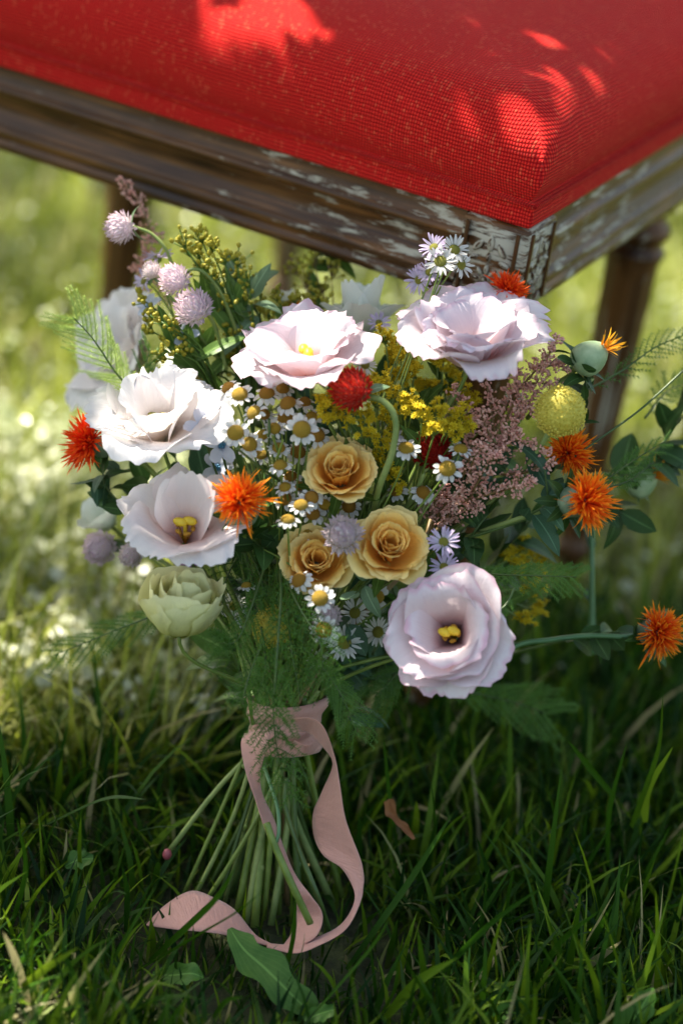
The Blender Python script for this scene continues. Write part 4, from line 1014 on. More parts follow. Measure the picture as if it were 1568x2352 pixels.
strip([(337,2122),(380,2078),(439,2046),(493,2062),(540,2090),(587,2146),(625,2168)], [(339,2127),(404,2134),(462,2139),(510,2146),(548,2156),(590,2166),(625,2176)],
      [1.42,1.43,1.435,1.43,1.425,1.42,1.42], [1.42,1.41,1.405,1.405,1.41,1.415,1.42], 'tail', bulge=.002)
strip([(675,1700),(700,1712),(722,1702),(738,1690)], [(672,1722),(698,1732),(722,1724),(736,1706)], [1.43,1.425,1.43,1.435], [1.435,1.43,1.435,1.44], 'loop', n=20)

# ------------------------------------------------------------------ lawn weeds and dry leaf
def broad_leaf(cl, hw, d, name, label, mat, cat='leaf', wav=.12, fold=.2, seed=0):
    pts = [P(x, y, dd) for (x, y), dd in zip(cl, d)]; n = 26; c = spline(pts, n); hwv = np.interp(np.linspace(0, 1, n), np.linspace(0, 1, len(hw)), hw)*S(1)
    t = np.gradient(c, axis=0); t /= np.linalg.norm(t, axis=1)[:, None]; sd = np.cross(t, unit(-Fw+Up*.5)); sd /= np.linalg.norm(sd, axis=1)[:, None]; nr = np.cross(sd, t)
    u = np.linspace(-1, 1, 9)[None, :]; q = np.random.default_rng(seed); v = np.linspace(0, 1, n)[:, None]
    ww = hwv[:, None]*(1+wav*np.sin(v*22+np.sign(u)*1.3)*np.abs(u)**3)
    V = c[:, None]+sd[:, None]*(ww*u)[..., None]+nr[:, None]*(np.abs(u)*hwv[:, None]*fold+S(3)*np.sin(v*13+u*3)*np.abs(u))[..., None]
    uv = np.stack(np.broadcast_arrays((u+1)/2, v), -1).reshape(-1, 2)
    o = link(name, mesh(name, (V-c[0]).reshape(-1, 3), gridF(n, 9), uv), MAT[mat]); o.location = c[0]
    tag(o, label, cat); return o
broad_leaf([(528,2132),(560,2180),(610,2225),(665,2280),(720,2335),(760,2390)], [6,30,38,42,36,30,20,14], [1.40,1.395,1.39,1.385,1.385,1.385], 'weed_leaf', 'broad green wavy edged leaf lying below the ribbon ends', 'leaf_weed', seed=1, wav=.2)
broad_leaf([(350,2238),(395,2240),(440,2236),(468,2246)], [7,18,24,26,24,14,2], [1.40,1.395,1.39,1.39], 'weed_leaf', 'small rounded green leaf in the grass left of the broad leaf', 'leaf_weed', seed=2)
broad_leaf([(1420,2400),(1450,2350),(1480,2300),(1500,2270)], [14,24,30,28,20,4], [1.38,1.38,1.38,1.38], 'weed_leaf', 'pale green broad leaf at the lower right edge of the grass', 'leaf_weed', seed=3)
broad_leaf([(700,2345),(730,2330),(770,2318)], [4,16,20,10], [1.375]*3, 'weed_leaf', 'small green leaf at the bottom edge below the broad leaf', 'leaf_weed', seed=4)
broad_leaf([(150,1990),(180,1975),(215,1972)], [6,22,24,8], [1.45,1.45,1.45], 'weed_leaf', 'dull rounded leaf in dark grass at left', 'leaf_weed', seed=6)
broad_leaf([(893,1835),(898,1870),(922,1895),(950,1928)], [12,14,7,10,4], [1.465,1.47,1.465,1.46], 'dry_leaf', 'curled orange brown dry leaf in the grass right of the ribbon', 'dry', fold=.6, seed=5)

# ------------------------------------------------------------------ large blooms
T2 = math.pi*2
def AX(x, y, t): return axis(x, y, t)
lisianthus(1085, 762, 1.41, AX(.05, .80, .58), S(205), 'lis_pink', 'wide pale pink lisianthus in front of the carved bench corner, highest of the big blooms', 1,
  [(4, .74, .52, .25, .70, 1, 1.1, .04, .5, .3), (5, .90, .56, .5, 1.05, .9, 1.3, .045, .6, .9), (5, 1.0, .62, .75, 1.30, .8, 1.4, .05, .7, 0)], roll=.4, center=None)
lisianthus(702, 802, 1.41, AX(-.12, .84, .52), S(195), 'lis_pink', 'wide open sunlit pink lisianthus in the middle of the top row above the chamomile', 2,
  [(5, .86, .52, .5, .92, .9, 1.3, .04, .5, .5), (5, 1.0, .62, .75, 1.30, .8, 1.4, .05, .7, 0)], roll=.1)
lisianthus(365, 955, 1.42, AX(-.05, .74, .66), S(192), 'lis_white', 'creamy white sunlit lisianthus at left with a green pistil in its yellow throat', 3,
  [(5, .95, .54, .3, .62, 1, 1.1, .04, .5, 1.0, (3,)), (5, 1.0, .62, .6, 1.40, .8, 1.4, .06, .8, 0)], center='green', roll=0)
lisianthus(425, 1195, 1.40, AX(.04, .70, .71), S(182), 'lis_blush', 'blush white cup shaped lisianthus left of the orange safflower, yellow stigma showing', 4,
  [(6, 1.12, .42, .30, -.02, 1, .95, .010, .25, 1.5, (1, 2, 3, 4, 5)), (6, 1.0, .40, .34, .12, 1, 1.0, .02, .2, 1.0, (2, 3, 4, 5)), (5, .98, .64, .55, 1.35, .8, 1.4, .055, .9, .3)], roll=0)
lisianthus(1030, 1450, 1.385, AX(-.25, .26, .93), S(172), 'lis_lilac', 'lilac pink ruffled lisianthus facing forward at the lower right of the bouquet', 5,
  [(4, .90, .60, .50, .62, 1.1, 1.05, .03, 1.3, .4), (3, .95, .70, .55, 1.15, 1, 1.2, .04, .8, 1.9), (5, 1.02, .68, .7, 1.40, .8, 1.4, .045, .6, 0)])
lisianthus(265, 800, 1.555, AX(-.62, .30, .45), S(185, 1.55), 'lis_white', 'out of focus white lisianthus at the far left behind the pale fern tip', 6,
  [(4, .75, .5, .3, .95, 1, 1.3, .06, .4, .3), (6, 1.0, .58, .5, 1.40, .8, 1.6, .06, .3, 0)], center=None)
lisianthus(828, 715, 1.49, AX(.0, .97, .05), S(145, 1.5), 'bud_white', 'pale greenish white half open bud between the two top pink blooms', 7,
  [(3, 1.0, .40, .5, .05, 1, 1.1, .01, .0, .3), (5, .9, .38, 1.0, .75, 1, 1.2, .02, .3, 0)], center=None)
lisianthus(418, 1395, 1.405, AX(.12, .88, .42), S(165), 'lis_cream', 'closed cream green lisianthus bud low at the left of the bouquet', 8,
  [(4, .92, .42, .45, -.25, 1, .85, .02, .0, .3), (3, .90, .60, .9, -.30, 1, .85, .015, .0, .8), (4, 1.0, .66, 1.25, -.25, .9, .9, .02, .15, 0), (2, .98, .70, 1.35, -.05, .8, 1.0, .02, .3, .5)], center=None)
lisianthus(235, 1185, 1.52, AX(-.4, .5, .5), S(95, 1.5), 'bud_white', 'small blurred white bud at the left edge below the dark leaves', 9,
  [(3, .8, .5, .6, .1, 1, 1, .02, 0, 0), (3, .9, .5, .8, .4, 1, 1.1, .03, .3, 1)], center=None)
lisianthus(660, 690, 1.53, AX(.0, .9, .2), S(60, 1.5), 'bud_white', 'tiny white bud tip peeking behind the goldenrod at the top', 10,
  [(3, .9, .4, .5, .1, 1, 1, .01, 0, 0)], center=None)

# ------------------------------------------------------------------ roses
rose(780, 1075, 1.40, AX(.0, .50, .85), S(80), 'apricot spray rose in the centre, the upper one of the three', 1)
rose(728, 1285, 1.40, AX(.06, .28, .95), S(79), 'apricot spray rose at lower left of the three, touching a chamomile', 2, .7)
rose(898, 1250, 1.395, AX(.14, .34, .92), S(86), 'largest apricot spray rose, right of the small whitish globe flower', 3, 1.5)

# ------------------------------------------------------------------ globe amaranth
gomphrena(806, 893, 1.385, AX(-.70, .42, .50), S(42), 'gom_red', 'bright red spiky globe flower on a curved pale stem in front of the goldenrod', 1, stempath=[(880,922,1.385),(908,965,1.385),(900,1040,1.39),(870,1120,1.40),(855,1190,1.43)], n=170, long=1.2, stemr=.0020)
gomphrena(990, 1032, 1.42, AX(-.2, .45, .85), S(42), 'gom_dark', 'dark red globe flower half hidden among chamomile and astilbe', 2, n=150, leaves=False, stempath=[(975,1080,1.42),(945,1150,1.43),(880,1210,1.45)], stemr=.0017)
gomphrena(787, 1228, 1.39, AX(.05, .2, .97), S(37), 'gom_grey', 'small whitish pink globe flower wedged between the three roses', 3, leaves=False, long=1.3, n=110)
gomphrena(750, 1415, 1.40, AX(-.05, .45, .9), S(31), 'gom_grey', 'small greyish globe flower between the two lowest chamomiles', 4, leaves=False, n=110)
gomphrena(444, 706, 1.44, AX(-.45, .55, .6), S(41,1.44), 'gom_pale', 'lilac white globe flower at upper left, largest of the nodding group', 5, leaves=False, stempath=[(478,720,1.45),(500,770,1.46),(520,850,1.47)], tall=.9)
gomphrena(400, 642, 1.45, AX(-.5, .35, .5), S(34,1.45), 'gom_pale', 'lilac white globe flower hanging from an arched stem above its larger neighbour', 6, leaves=False, stempath=[(432,622,1.45),(462,622,1.45),(495,655,1.46),(520,700,1.47),(545,770,1.48),(560,850,1.5)])
gomphrena(349, 622, 1.46, AX(-.25, .9, .3), S(22,1.46), 'gom_grey', 'small unopened greenish globe flower bud left of the lilac ones', 7, leaves=True, n=90, stempath=[(372,655,1.46),(420,720,1.465),(480,800,1.48),(515,840,1.49)])
gomphrena(278, 522, 1.47, AX(-.85, -.2, .3), S(34,1.47), 'gom_pale', 'white globe flower nodding on the highest arched stem at far left', 8, leaves=True, stempath=[(318,524,1.47),(350,538,1.47),(380,570,1.47),(398,610,1.475),(440,660,1.48),(500,760,1.5)])
gomphrena(230, 1258, 1.50, AX(-.4, -.3, .6), S(36,1.5), 'gom_pale', 'blurred pale globe flower hanging at the left edge below the white bud', 9, leaves=True)
gomphrena(301, 1275, 1.47, AX(-.2, -.3, .9), S(26,1.47), 'gom_grey', 'small greyish globe flower just left of the cup shaped lisianthus hem', 10, leaves=False, n=100)
gomphrena(431, 1283, 1.425, AX(0, -.2, .9), S(24), 'gom_purple', 'small purple globe flower under the blush cup shaped lisianthus', 11, leaves=False, n=110)

# ------------------------------------------------------------------ safflowers
safflower(552, 1150, 1.385, AX(.02, .45, .82), S(66), 'orange safflower beside the cup shaped white lisianthus, petals curling', 1, bulbR=.70, bracts=5, spread=1.45)
safflower(1345, 1150, 1.40, AX(.60, .05, .75), S(68), 'orange red safflower at the right edge of the bouquet with dark green bracts', 2, bracts=11, bscale=1.15, bulbR=.6, spread=1.5, stempath=[(1230,1178,1.42),(1150,1205,1.43),(1070,1235,1.45)], stemmat='stem_pale')
safflower(1305, 1040, 1.44, AX(.3, .2, .8), S(62,1.44), 'orange red safflower half hidden behind the yellow ball flower', 3, bracts=5, spread=1.4)
safflower(205, 1015, 1.46, AX(-.75, .1, .6), S(66,1.46), 'red safflower at the left edge behind the creamy white lisianthus', 4, mat='saff_red', bracts=6, spread=1.4)
safflower(1512, 1452, 1.46, AX(.5, .05, .8), S(62,1.46), 'lone orange safflower standing off at the right edge on a long pale stem', 5, bracts=8, spread=1.5, bscale=1.2, stempath=[(1440,1462,1.465),(1350,1460,1.47),(1260,1470,1.47),(1180,1485,1.47),(1050,1560,1.47)], stemmat='stem_teal')
safflower(1385, 800, 1.43, AX(.75, .50, .40), S(48,1.43), 'green safflower bulb with a few yellow florets at the upper right', 6, mat='saff_yel', n=38, spread=.75, bulbR=.95, bulbmat='calyx_pale', bracts=11, bscale=1.5, stempath=[(1310,860,1.44),(1270,890,1.44),(1210,960,1.46)])
safflower(1163, 668, 1.450, AX(.35, .75, .3), S(48,1.45), 'red safflower peeking over the top of the highest pink bloom', 7, mat='saff_red', bulb=False, bracts=3, spread=1.4)
safflower(690, 725, 1.50, AX(.1, .9, .2), S(38,1.5), 'small orange safflower tip behind the middle pink bloom', 8, bracts=3)
safflower(1500, 1092, 1.50, AX(.7, .4, .4), S(44,1.5), 'yellow orange safflower bud blurred at the right edge', 9, mat='saff_yel', n=60, spread=.8, bulbR=.9, bulbmat='calyx_pale', bracts=6, bscale=1.2, stempath=[(1440,1110,1.5),(1380,1090,1.5),(1300,1110,1.5)])

# ------------------------------------------------------------------ craspedia
billy(1287, 944, 1.40, AX(.15, .25, .95), S(59), 'round yellow ball flower at the right in front of the orange safflower', [(1255,1000,1.41),(1210,1070,1.42),(1130,1150,1.44),(1000,1260,1.46)])
billy(628, 1440, 1.44, AX(-.1, .1, .95), S(50), 'dull yellow ball flower behind the fine fern at lower centre')

# ------------------------------------------------------------------ chamomile
CH = [
 (551,907,1.40,37,(-.1,.6,.8),0,'under the left tip of the middle pink bloom'),
 (613,906,1.405,36,(-.1,.75,.6),1,'with an orange disc under the middle pink bloom, rays drooping'),
 (662,929,1.40,38,(-.3,.75,.6),1,'with an orange disc upper right of the chamomile group'),
 (584,948,1.395,36,(-.6,.5,.6),0,'facing left between the two top left chamomiles'),
 (656,962,1.405,38,(.0,.7,.7),1,'with an orange disc directly above the biggest chamomile'),
 (541,995,1.39,39,(.0,.45,.9),0,'brightly lit at the left end of the group, beside the blue flowers'),
 (693,987,1.385,42,(.05,.35,.95),0,'largest and sharpest of the group, its rays spread flat'),
 (573,1021,1.40,36,(.1,.4,.9),0,'just below the brightly lit one at the left end'),
 (728,1001,1.41,36,(.2,.5,.8),1,'half hidden behind the right side of the largest one'),
 (526,893,1.42,32,(-.4,.6,.6),1,'partly hidden behind the top left chamomile'),
 (649,895,1.42,30,(.1,.7,.6),1,'tucked right under the pink bloom with an orange disc'),
 (606,953,1.41,28,(.1,.5,.8),1,'mostly covered behind the left facing one'),
 (644,1070,1.395,32,(-.1,.75,.6),0,'with a glinting disc left of the upper rose'),
 (684,1040,1.42,36,(.1,.6,.7),1,'dim with a wide disc just above left of the upper rose'),
 (668,1096,1.42,30,(-.2,.6,.7),1,'dim below the glinting one left of the upper rose'),
 (690,1118,1.43,26,(.2,.5,.7),1,'small and dark at the lower left of the upper rose'),
 (715,1144,1.395,33,(.1,.45,.9),1,'below the left side of the upper rose'),
 (691,1161,1.39,33,(-.1,.65,.7),0,'second from the left in the row under the upper rose'),
 (719,1182,1.405,32,(.0,.55,.8),1,'lowest right of the cluster under the upper rose'),
 (655,1148,1.41,33,(-.4,.5,.7),1,'leftmost of the row under the upper rose'),
 (661,1195,1.385,33,(.0,.85,.45),0,'with a shining disc seen side on above the lower left rose'),
 (704,1222,1.41,32,(.0,.85,.4),0,'peeking over the top of the lower left rose'),
 (801,1164,1.42,32,(.1,.4,.9),1,'in shade directly below the upper rose'),
 (932,1031,1.395,37,(.0,.7,.6),0,'between the curved stem and the dark red globe flower'),
 (1027,1077,1.385,39,(.05,.4,.9),0,'large and clear below the dark red globe flower'),
 (1057,1033,1.40,32,(.1,.7,.5),0,'small just above the large clear one, next to the astilbe'),
 (971,1133,1.42,34,(.3,.5,.7),1,'dim right of the two crossing pale stems'),
 (911,1128,1.43,30,(-.3,.5,.7),1,'dim behind the curved pale stem'),
 (688,1334,1.39,36,(-.5,.5,.6),1,'veiled by fine fern below the lower left rose'),
 (735,1375,1.38,38,(.0,.35,.95),0,'bright, just under the lower left rose'),
 (743,1447,1.38,38,(.1,.3,.95),0,'bright, the lowest of the clear ones beside the fine fern'),
 (567,1347,1.41,26,(-.1,.9,.2),0,'tiny seen from the side on its own stem at lower left'),
 (820,1045,1.43,26,(.1,.6,.6),1,'small and dim behind the goldenrod at centre'),
 (865,1370,1.44,34,(-.1,-.2,.9),0,'dim below the largest rose, facing down'),
 (630,985,1.40,30,(.0,.5,.8),0,'squeezed between the largest one and the lower lit one'),
 (605,1000,1.41,30,(-.2,.6,.7),0,'just right of the lit one at the left end'),
 (640,1030,1.405,30,(.1,.6,.7),0,'half way between the largest one and the glinting one'),
 (716,958,1.41,28,(.2,.6,.7),0,'at the goldenrod edge above right of the largest one'),
 (700,925,1.415,28,(.1,.7,.6),1,'at the top right of the group under the pink bloom'),
 (735,1038,1.42,26,(.3,.5,.7),0,'tiny above the upper rose'),
 (655,1120,1.40,28,(-.2,.6,.7),0,'tiny above the leftmost of the row under the upper rose'),
 (745,1160,1.41,28,(.2,.4,.8),0,'touching the underside of the upper rose'),
 (600,1045,1.42,28,(.0,.6,.7),0,'small on the slanting green stem'),
 (500,935,1.43,28,(-.2,.6,.6),1,'hidden deep left of the group next to the white bloom'),
]
for k, (x, y, d, r, a, dk, lab) in enumerate(CH):
    daisy(x, y, d, AX(*a), S(r, d), 'white chamomile '+lab, 'chamomile', droop=(.5 if dk else .25)+(.3 if a[1] > .7 else 0), seed=k, disc='disc_dark' if dk else 'disc')
AS = [
 (791,1476,1.42,48,(.0,.2,.97),'white','flat white aster low in the centre right of the lowest chamomile'),
 (1018,1245,1.395,41,(.1,.3,.95),'lilac','pale lilac aster right of the largest rose'),
 (1019,1303,1.40,38,(.1,.3,.95),'lilac','pale lilac aster between the large rose and the lower right bloom'),
 (815,1408,1.43,40,(-.2,.2,.9),'white','dim white aster behind the lowest roses at centre'),
 (868,1452,1.44,40,(-.3,.1,.9),'white','dim white aster touching the left rim of the lilac bloom'),
 (730,1512,1.44,32,(.1,-.3,.8),'white','dim white aster low among the fine fern'),
 (1011,601,1.42,42,(-.05,.3,.9),'white','lilac white aster in front of the bench rail, the clearest of its cluster'),
 (1043,574,1.425,40,(.3,.4,.8),'white','white aster upper right of the cluster before the bench'),
 (996,568,1.425,38,(-.3,.5,.7),'lilac','pinkish aster at the top left of the cluster before the bench'),
 (1058,608,1.43,36,(.5,.0,.7),'white','white aster at the right of the cluster before the bench'),
 (962,643,1.44,38,(-.4,.1,.7),'lilac','lilac aster at the lower left of the cluster before the bench'),
 (985,625,1.435,32,(-.2,.0,.8),'lilac','small lilac aster low in the cluster before the bench'),
 (362,592,1.48,40,(-.1,.9,.3),'lilac','pale lilac aster behind the nodding globe flowers at upper left'),
 (332,645,1.48,36,(-.6,.3,.5),'lilac','blurred pale aster left of the nodding globe flowers'),
 (870,742,1.46,30,(.2,.4,.7),'lilac','small lilac aster between the two top pink blooms'),
 (838,838,1.43,30,(.2,.1,.9),'white','small white flower under the right tip of the middle pink bloom'),
 (1178,915,1.45,28,(.2,.2,.8),'white','pale aster glimpsed through the astilbe'),
 (537,1392,1.46,34,(.0,.1,.9),'white','faint bluish white aster right of the cream bud'),
 (330,1150,1.46,28,(-.2,.4,.8),'white','small dim white aster left of the cup shaped bloom'),
]
for k, (x, y, d, r, a, kd, lab) in enumerate(AS):
    daisy(x, y, d, AX(*a), S(r, d), lab, kd, droop=-.1, seed=k+60)

def blue_flower(px, py, d, ax, R, label, seed):
    q = np.random.default_rng(seed); loc = P(px, py, d); M3 = frame(ax, q.uniform(0, 6)); par = empty('blue_star_flower', loc, M3)
    tag(par, label, 'flower', 'pale blue star flowers in the bouquet')
    for i in range(5):
        V, F, uv = petal(R, R*.34, 1.1, 1.5, 1, 1.6, .03, .5, r0=R*.05, bw=.4, tr=.2, seed=seed+i, nu=9, nv=9)
        link('petal', mesh('petal', rotz(V, i*T2/5+q.normal()*.1), F, uv), MAT['blue_petal'], par)
    mb = MB()
    for i in range(5):
        V, F, uv = ball(R*.085, 8, 6); mb.add(V+[R*.13*math.cos(i*T2/5), R*.13*math.sin(i*T2/5), R*.14], F, uv)
    V, F, uv = ball(R*.08, 8, 6); mb.add(V+[0, 0, R*.16], F, uv)
    link('eye', mb.mesh('eye'), MAT['blue_eye'], par)
    add_stem(par, loc, M3, loc, unit(ax), .0008, 'stem_dark')
for k, (x, y, d, r, a, lab) in enumerate([(466,982,1.42,46,(.1,.3,.95),'pale blue star flower tucked against the creamy lisianthus'),(509,1023,1.42,48,(.1,.2,.95),'pale blue star flower below left of the lit chamomile'),
   (500,1075,1.45,40,(-.1,.2,.9),'dim blue star flower above the orange safflower'),(345,705,1.49,34,(-.3,.5,.7),'pale blue flower in the goldenrod at upper left'),(424,770,1.47,34,(.3,.1,.8),'pale blue flower under the lilac globe flower'),
   (548,1405,1.47,40,(.0,.0,.9),'dim blue star flower right of the cream bud'),(900,1005,1.46,30,(.2,.4,.8),'dim blue flower deep behind the curved stem')]):
    blue_flower(x, y, d, AX(*a), S(r, d), lab, 500+k*7)

# ------------------------------------------------------------------ goldenrod
def D(pts, d0, jit=.01):
    q = np.random.default_rng(len(pts)); return [(x, y, d0+q.uniform(-jit, jit)) for x, y in pts]
goldenrod(D([(737,926),(756,918),(749,960),(771,945),(772,905),(796,962),(840,988),(845,950)], 1.40), (830,1250,1.46), 'yellow goldenrod sprig left of and under the red globe flower', seed=1)
goldenrod(D([(859,873),(874,885),(896,897),(928,913),(953,926),(890,950),(860,915)], 1.41), (870,1250,1.46), 'yellow goldenrod sprig behind the red globe flower reaching right', seed=2)
goldenrod(D([(928,940),(970,953),(1009,936),(1030,973),(1054,948),(1076,975),(1054,992),(985,975),(1000,985)], 1.395), (930,1250,1.46), 'brightest yellow goldenrod spray above the dark red globe flower', seed=3, size=12)
goldenrod(D([(834,1020),(887,1017),(870,1048),(904,1089),(913,1114),(896,988),(838,1027),(880,1060),(860,1000)], 1.415), (900,1250,1.46), 'yellow goldenrod sprig running down beside the curved stem', seed=4, spread=13, k=7)
goldenrod(D([(884,770),(902,788),(921,807),(937,832),(900,820),(955,840),(930,860),(900,860)], 1.45), (900,1150,1.48), 'dull yellow goldenrod between the two top pink blooms', seed=5)
goldenrod(D([(1005,825),(1030,850),(1060,880),(1080,915),(1045,900),(1000,880),(960,880),(1020,810)], 1.46), (980,1180,1.48), 'dark yellow goldenrod in shade under the highest pink bloom', seed=6)
goldenrod(D([(1200,1250),(1240,1290),(1170,1300),(1215,1350),(1180,1270),(1230,1395),(1210,1420)], 1.50), (1050,1450,1.49), 'blurred goldenrod in shade behind the right hand fern', seed=7, spread=22)
goldenrod(D([(419,552),(460,540),(482,556),(451,577),(430,570),(513,587),(544,590),(470,600)], 1.47), (560,900,1.50), 'tall greenish goldenrod in bud standing highest at the left', seed=8, bud=True, size=11, spread=20, k=13, stemmat='leaf_mid')
goldenrod(D([(469,615),(491,625),(525,640),(572,640),(550,625),(525,690),(504,709),(600,640),(560,680),(500,665)], 1.48), (580,930,1.50), 'greenish goldenrod in bud right of the nodding globe flowers', seed=9, bud=True, size=10, spread=20, k=12, stemmat='leaf_mid')
goldenrod(D([(338,749),(363,727),(341,718),(404,740),(407,762),(385,799),(366,812),(322,677),(430,800),(380,770)], 1.46), (520,960,1.48), 'greenish goldenrod in bud below the nodding globe flowers', seed=10, bud=True, size=11, spread=18, k=11, stemmat='leaf_mid')
goldenrod(D([(637,676),(665,695),(677,679),(705,688),(724,676),(740,688),(600,700),(620,720)], 1.49), (680,930,1.50), 'goldenrod in bud just behind the middle pink bloom', seed=11, bud=True, size=11, spread=16, k=11, stemmat='leaf_mid')
goldenrod(D([(554,799),(540,760),(520,800),(575,740),(480,780),(500,840),(460,850),(540,840),(590,780)], 1.485), (580,980,1.50), 'dark goldenrod in bud between the creamy and middle pink blooms', seed=12, bud=True, size=10, spread=24, k=14, stemmat='leaf_mid')
goldenrod(D([(680,610),(720,590),(760,620),(740,650),(700,640)], 1.53), (760,930,1.52), 'dark sprig of faded goldenrod blurred under the bench rail', seed=13, bud=True, size=10, spread=22, k=12, stemmat='stem_brown')

# ------------------------------------------------------------------ astilbe
pl = [[(1047,888,1.43),(1060,930,1.43),(1082,970,1.44)],[(1114,857,1.44),(1125,930,1.44),(1139,1008,1.44)],[(1279,776,1.425),(1262,810,1.425),(1230,850,1.43),(1181,905,1.44)],[(1300,843,1.43),(1262,840,1.43),(1235,855,1.43)],
 [(1283,885,1.43),(1240,880,1.43),(1190,890,1.44),(1150,960,1.45)],[(1237,959,1.42),(1205,930,1.425),(1181,925,1.43),(1150,990,1.44)],[(1190,850,1.44),(1180,900,1.44),(1165,960,1.45)],[(1230,905,1.435),(1190,960,1.44),(1150,1030,1.45)]]
astilbe(pl, (1060,1120,1.46), 'upper pink astilbe plume behind the yellow ball flower', 1)
pl = [[(1104,941,1.41),(1112,975,1.415),(1135,1020,1.42),(1140,1060,1.43)],[(1107,1022,1.40),(1085,1060,1.405),(1075,1110,1.42)],[(1149,1043,1.40),(1120,1065,1.405),(1085,1130,1.42)],[(1259,1036,1.41),(1215,1025,1.415),(1170,1010,1.42),(1120,1030,1.43)],
 [(1266,1061,1.41),(1235,1072,1.415),(1205,1085,1.42),(1150,1090,1.43)],[(1224,1104,1.405),(1190,1118,1.41),(1146,1128,1.42),(1075,1150,1.43)],[(1180,970,1.42),(1165,1010,1.42),(1140,1050,1.43)],[(1120,1090,1.42),(1070,1150,1.43),(1020,1170,1.44)]]
astilbe(pl, (990,1190,1.45), 'lower pink astilbe plume reaching right toward the safflower', 2)
pl = [[(1020,1120,1.43),(1000,1150,1.435),(985,1190,1.44)],[(1060,1130,1.42),(1030,1150,1.43),(1000,1190,1.44)],[(1100,1165,1.43),(1050,1180,1.44),(1010,1200,1.45)],[(1070,990,1.44),(1080,1040,1.44),(1060,1100,1.45)]]
astilbe(pl, (970,1240,1.46), 'short brownish pink astilbe above the lilac aster', 3)
astilbe([[(275,412,1.52),(310,450,1.52),(335,500,1.52),(350,560,1.52)],[(350,540,1.52),(330,590,1.52),(340,650,1.53)],[(310,615,1.53),(345,640,1.53),(390,700,1.52)]], (450,850,1.50), 'blurred buff astilbe spike rising at far left under the bench', 4)

# ------------------------------------------------------------------ ferns
fern([(330,985,1.44),(300,900,1.43),(262,850,1.42),(215,780,1.41),(168,728,1.405)], 'pale sunlit fern tip in front of the far left lisianthus', S(105), 'fern_light', 1, nb=30, needle=.0042, lean=1.3, stemmat='leaf_mid')
fern([(430,900,1.46),(370,930,1.46),(330,880,1.46),(345,800,1.46)], 'thin green fern wisp behind the pale fern tip', S(70), 'fern', 2, nb=18, needle=.004, lean=1.2)
fern([(1040,1300,1.43),(1130,1318,1.42),(1230,1322,1.41),(1322,1325,1.40)], 'bright green fern frond above the lilac bloom pointing right', S(72), 'fern', 3, nb=30, needle=.0042, lean=1.3, curve=.1)
fern([(1180,1350,1.39),(1160,1390,1.385),(1130,1410,1.38),(1102,1418,1.375)], 'small fern wisp hanging over the rim of the lilac bloom', S(22), 'fern', 4, nb=12, needle=.004)
fern([(640,1230,1.42),(645,1350,1.39),(640,1450,1.375),(632,1560,1.37),(628,1650,1.375),(640,1740,1.39),(668,1842,1.40)], 'long fine dark fern hanging down over the ribbon knot', S(75), 'fern_dark', 5, nb=54, needle=.0060, fuzzy=True, lean=.7, dens=1.1, stemmat='stem_dark')
fern([(610,1300,1.41),(575,1400,1.39),(545,1470,1.385),(505,1478,1.385)], 'dark feathery fern branch left of the hanging one', S(70), 'fern_dark', 6, nb=30, needle=.006, fuzzy=True, dens=.85)
fern([(650,1320,1.40),(690,1400,1.38),(735,1480,1.375),(740,1560,1.38)], 'feathery fern branch right of the hanging one beside the chamomile', S(65), 'fern_dark', 7, nb=30, needle=.006, fuzzy=True, dens=.85)
fern([(600,1480,1.39),(570,1560,1.38),(555,1620,1.38)], 'short feathery fern tuft over the left of the ribbon knot', S(55), 'fern_dark', 8, nb=18, needle=.0055, fuzzy=True, dens=.85)
fern([(700,1490,1.41),(745,1540,1.40),(785,1600,1.40),(822,1690,1.41)], 'green fern frond drooping right of the ribbon knot', S(75), 'fern', 9, nb=26, needle=.004, lean=1.4)
fern([(480,1330,1.45),(380,1400,1.47),(260,1450,1.48),(125,1505,1.48)], 'fern frond stretching left below the cream bud', S(70), 'fern', 10, nb=30, needle=.0045, lean=1.3)
fern([(1330,905,1.46),(1430,850,1.47),(1500,800,1.48),(1570,770,1.49)], 'blurred airy fern crossing in front of the right bench leg', S(62), 'fern_dark', 11, nb=22, dens=.6, needle=.0045, lean=1.2)
fern([(1300,1130,1.45),(1390,1100,1.45),(1450,1060,1.45),(1530,1010,1.45)], 'thin fern spray at the right edge below the dark leaves', S(40), 'fern', 12, nb=20, needle=.0042, lean=1.3)
fern([(1400,1120,1.45),(1450,1100,1.45),(1500,1060,1.45)], 'small fern tip right of the orange red safflower', S(35), 'fern', 13, nb=14, needle=.0042, lean=1.2)
fern([(960,1560,1.52),(1080,1590,1.53),(1170,1610,1.53),(1260,1640,1.53)], 'blurred bright fern behind and below the lilac bloom', S(110), 'fern', 14, nb=26, needle=.005, lean=1.2)
fern([(640,1180,1.47),(560,1260,1.45),(520,1330,1.44),(500,1400,1.44)], 'dark fern filling the gap above the fine hanging one', S(70), 'fern_dark', 15, nb=24, needle=.005, fuzzy=True, dens=.5)
fern([(900,1350,1.46),(960,1480,1.47),(900,1560,1.47),(860,1600,1.47)], 'dark fern in the shade left of the lilac bloom', S(80), 'fern_dark', 16, nb=24, needle=.005, lean=1.1)
fern([(1480,960,1.50),(1530,900,1.52),(1580,880,1.53)], 'blurred fern at the right edge under the bench', S(60), 'fern', 17, nb=16, needle=.005)

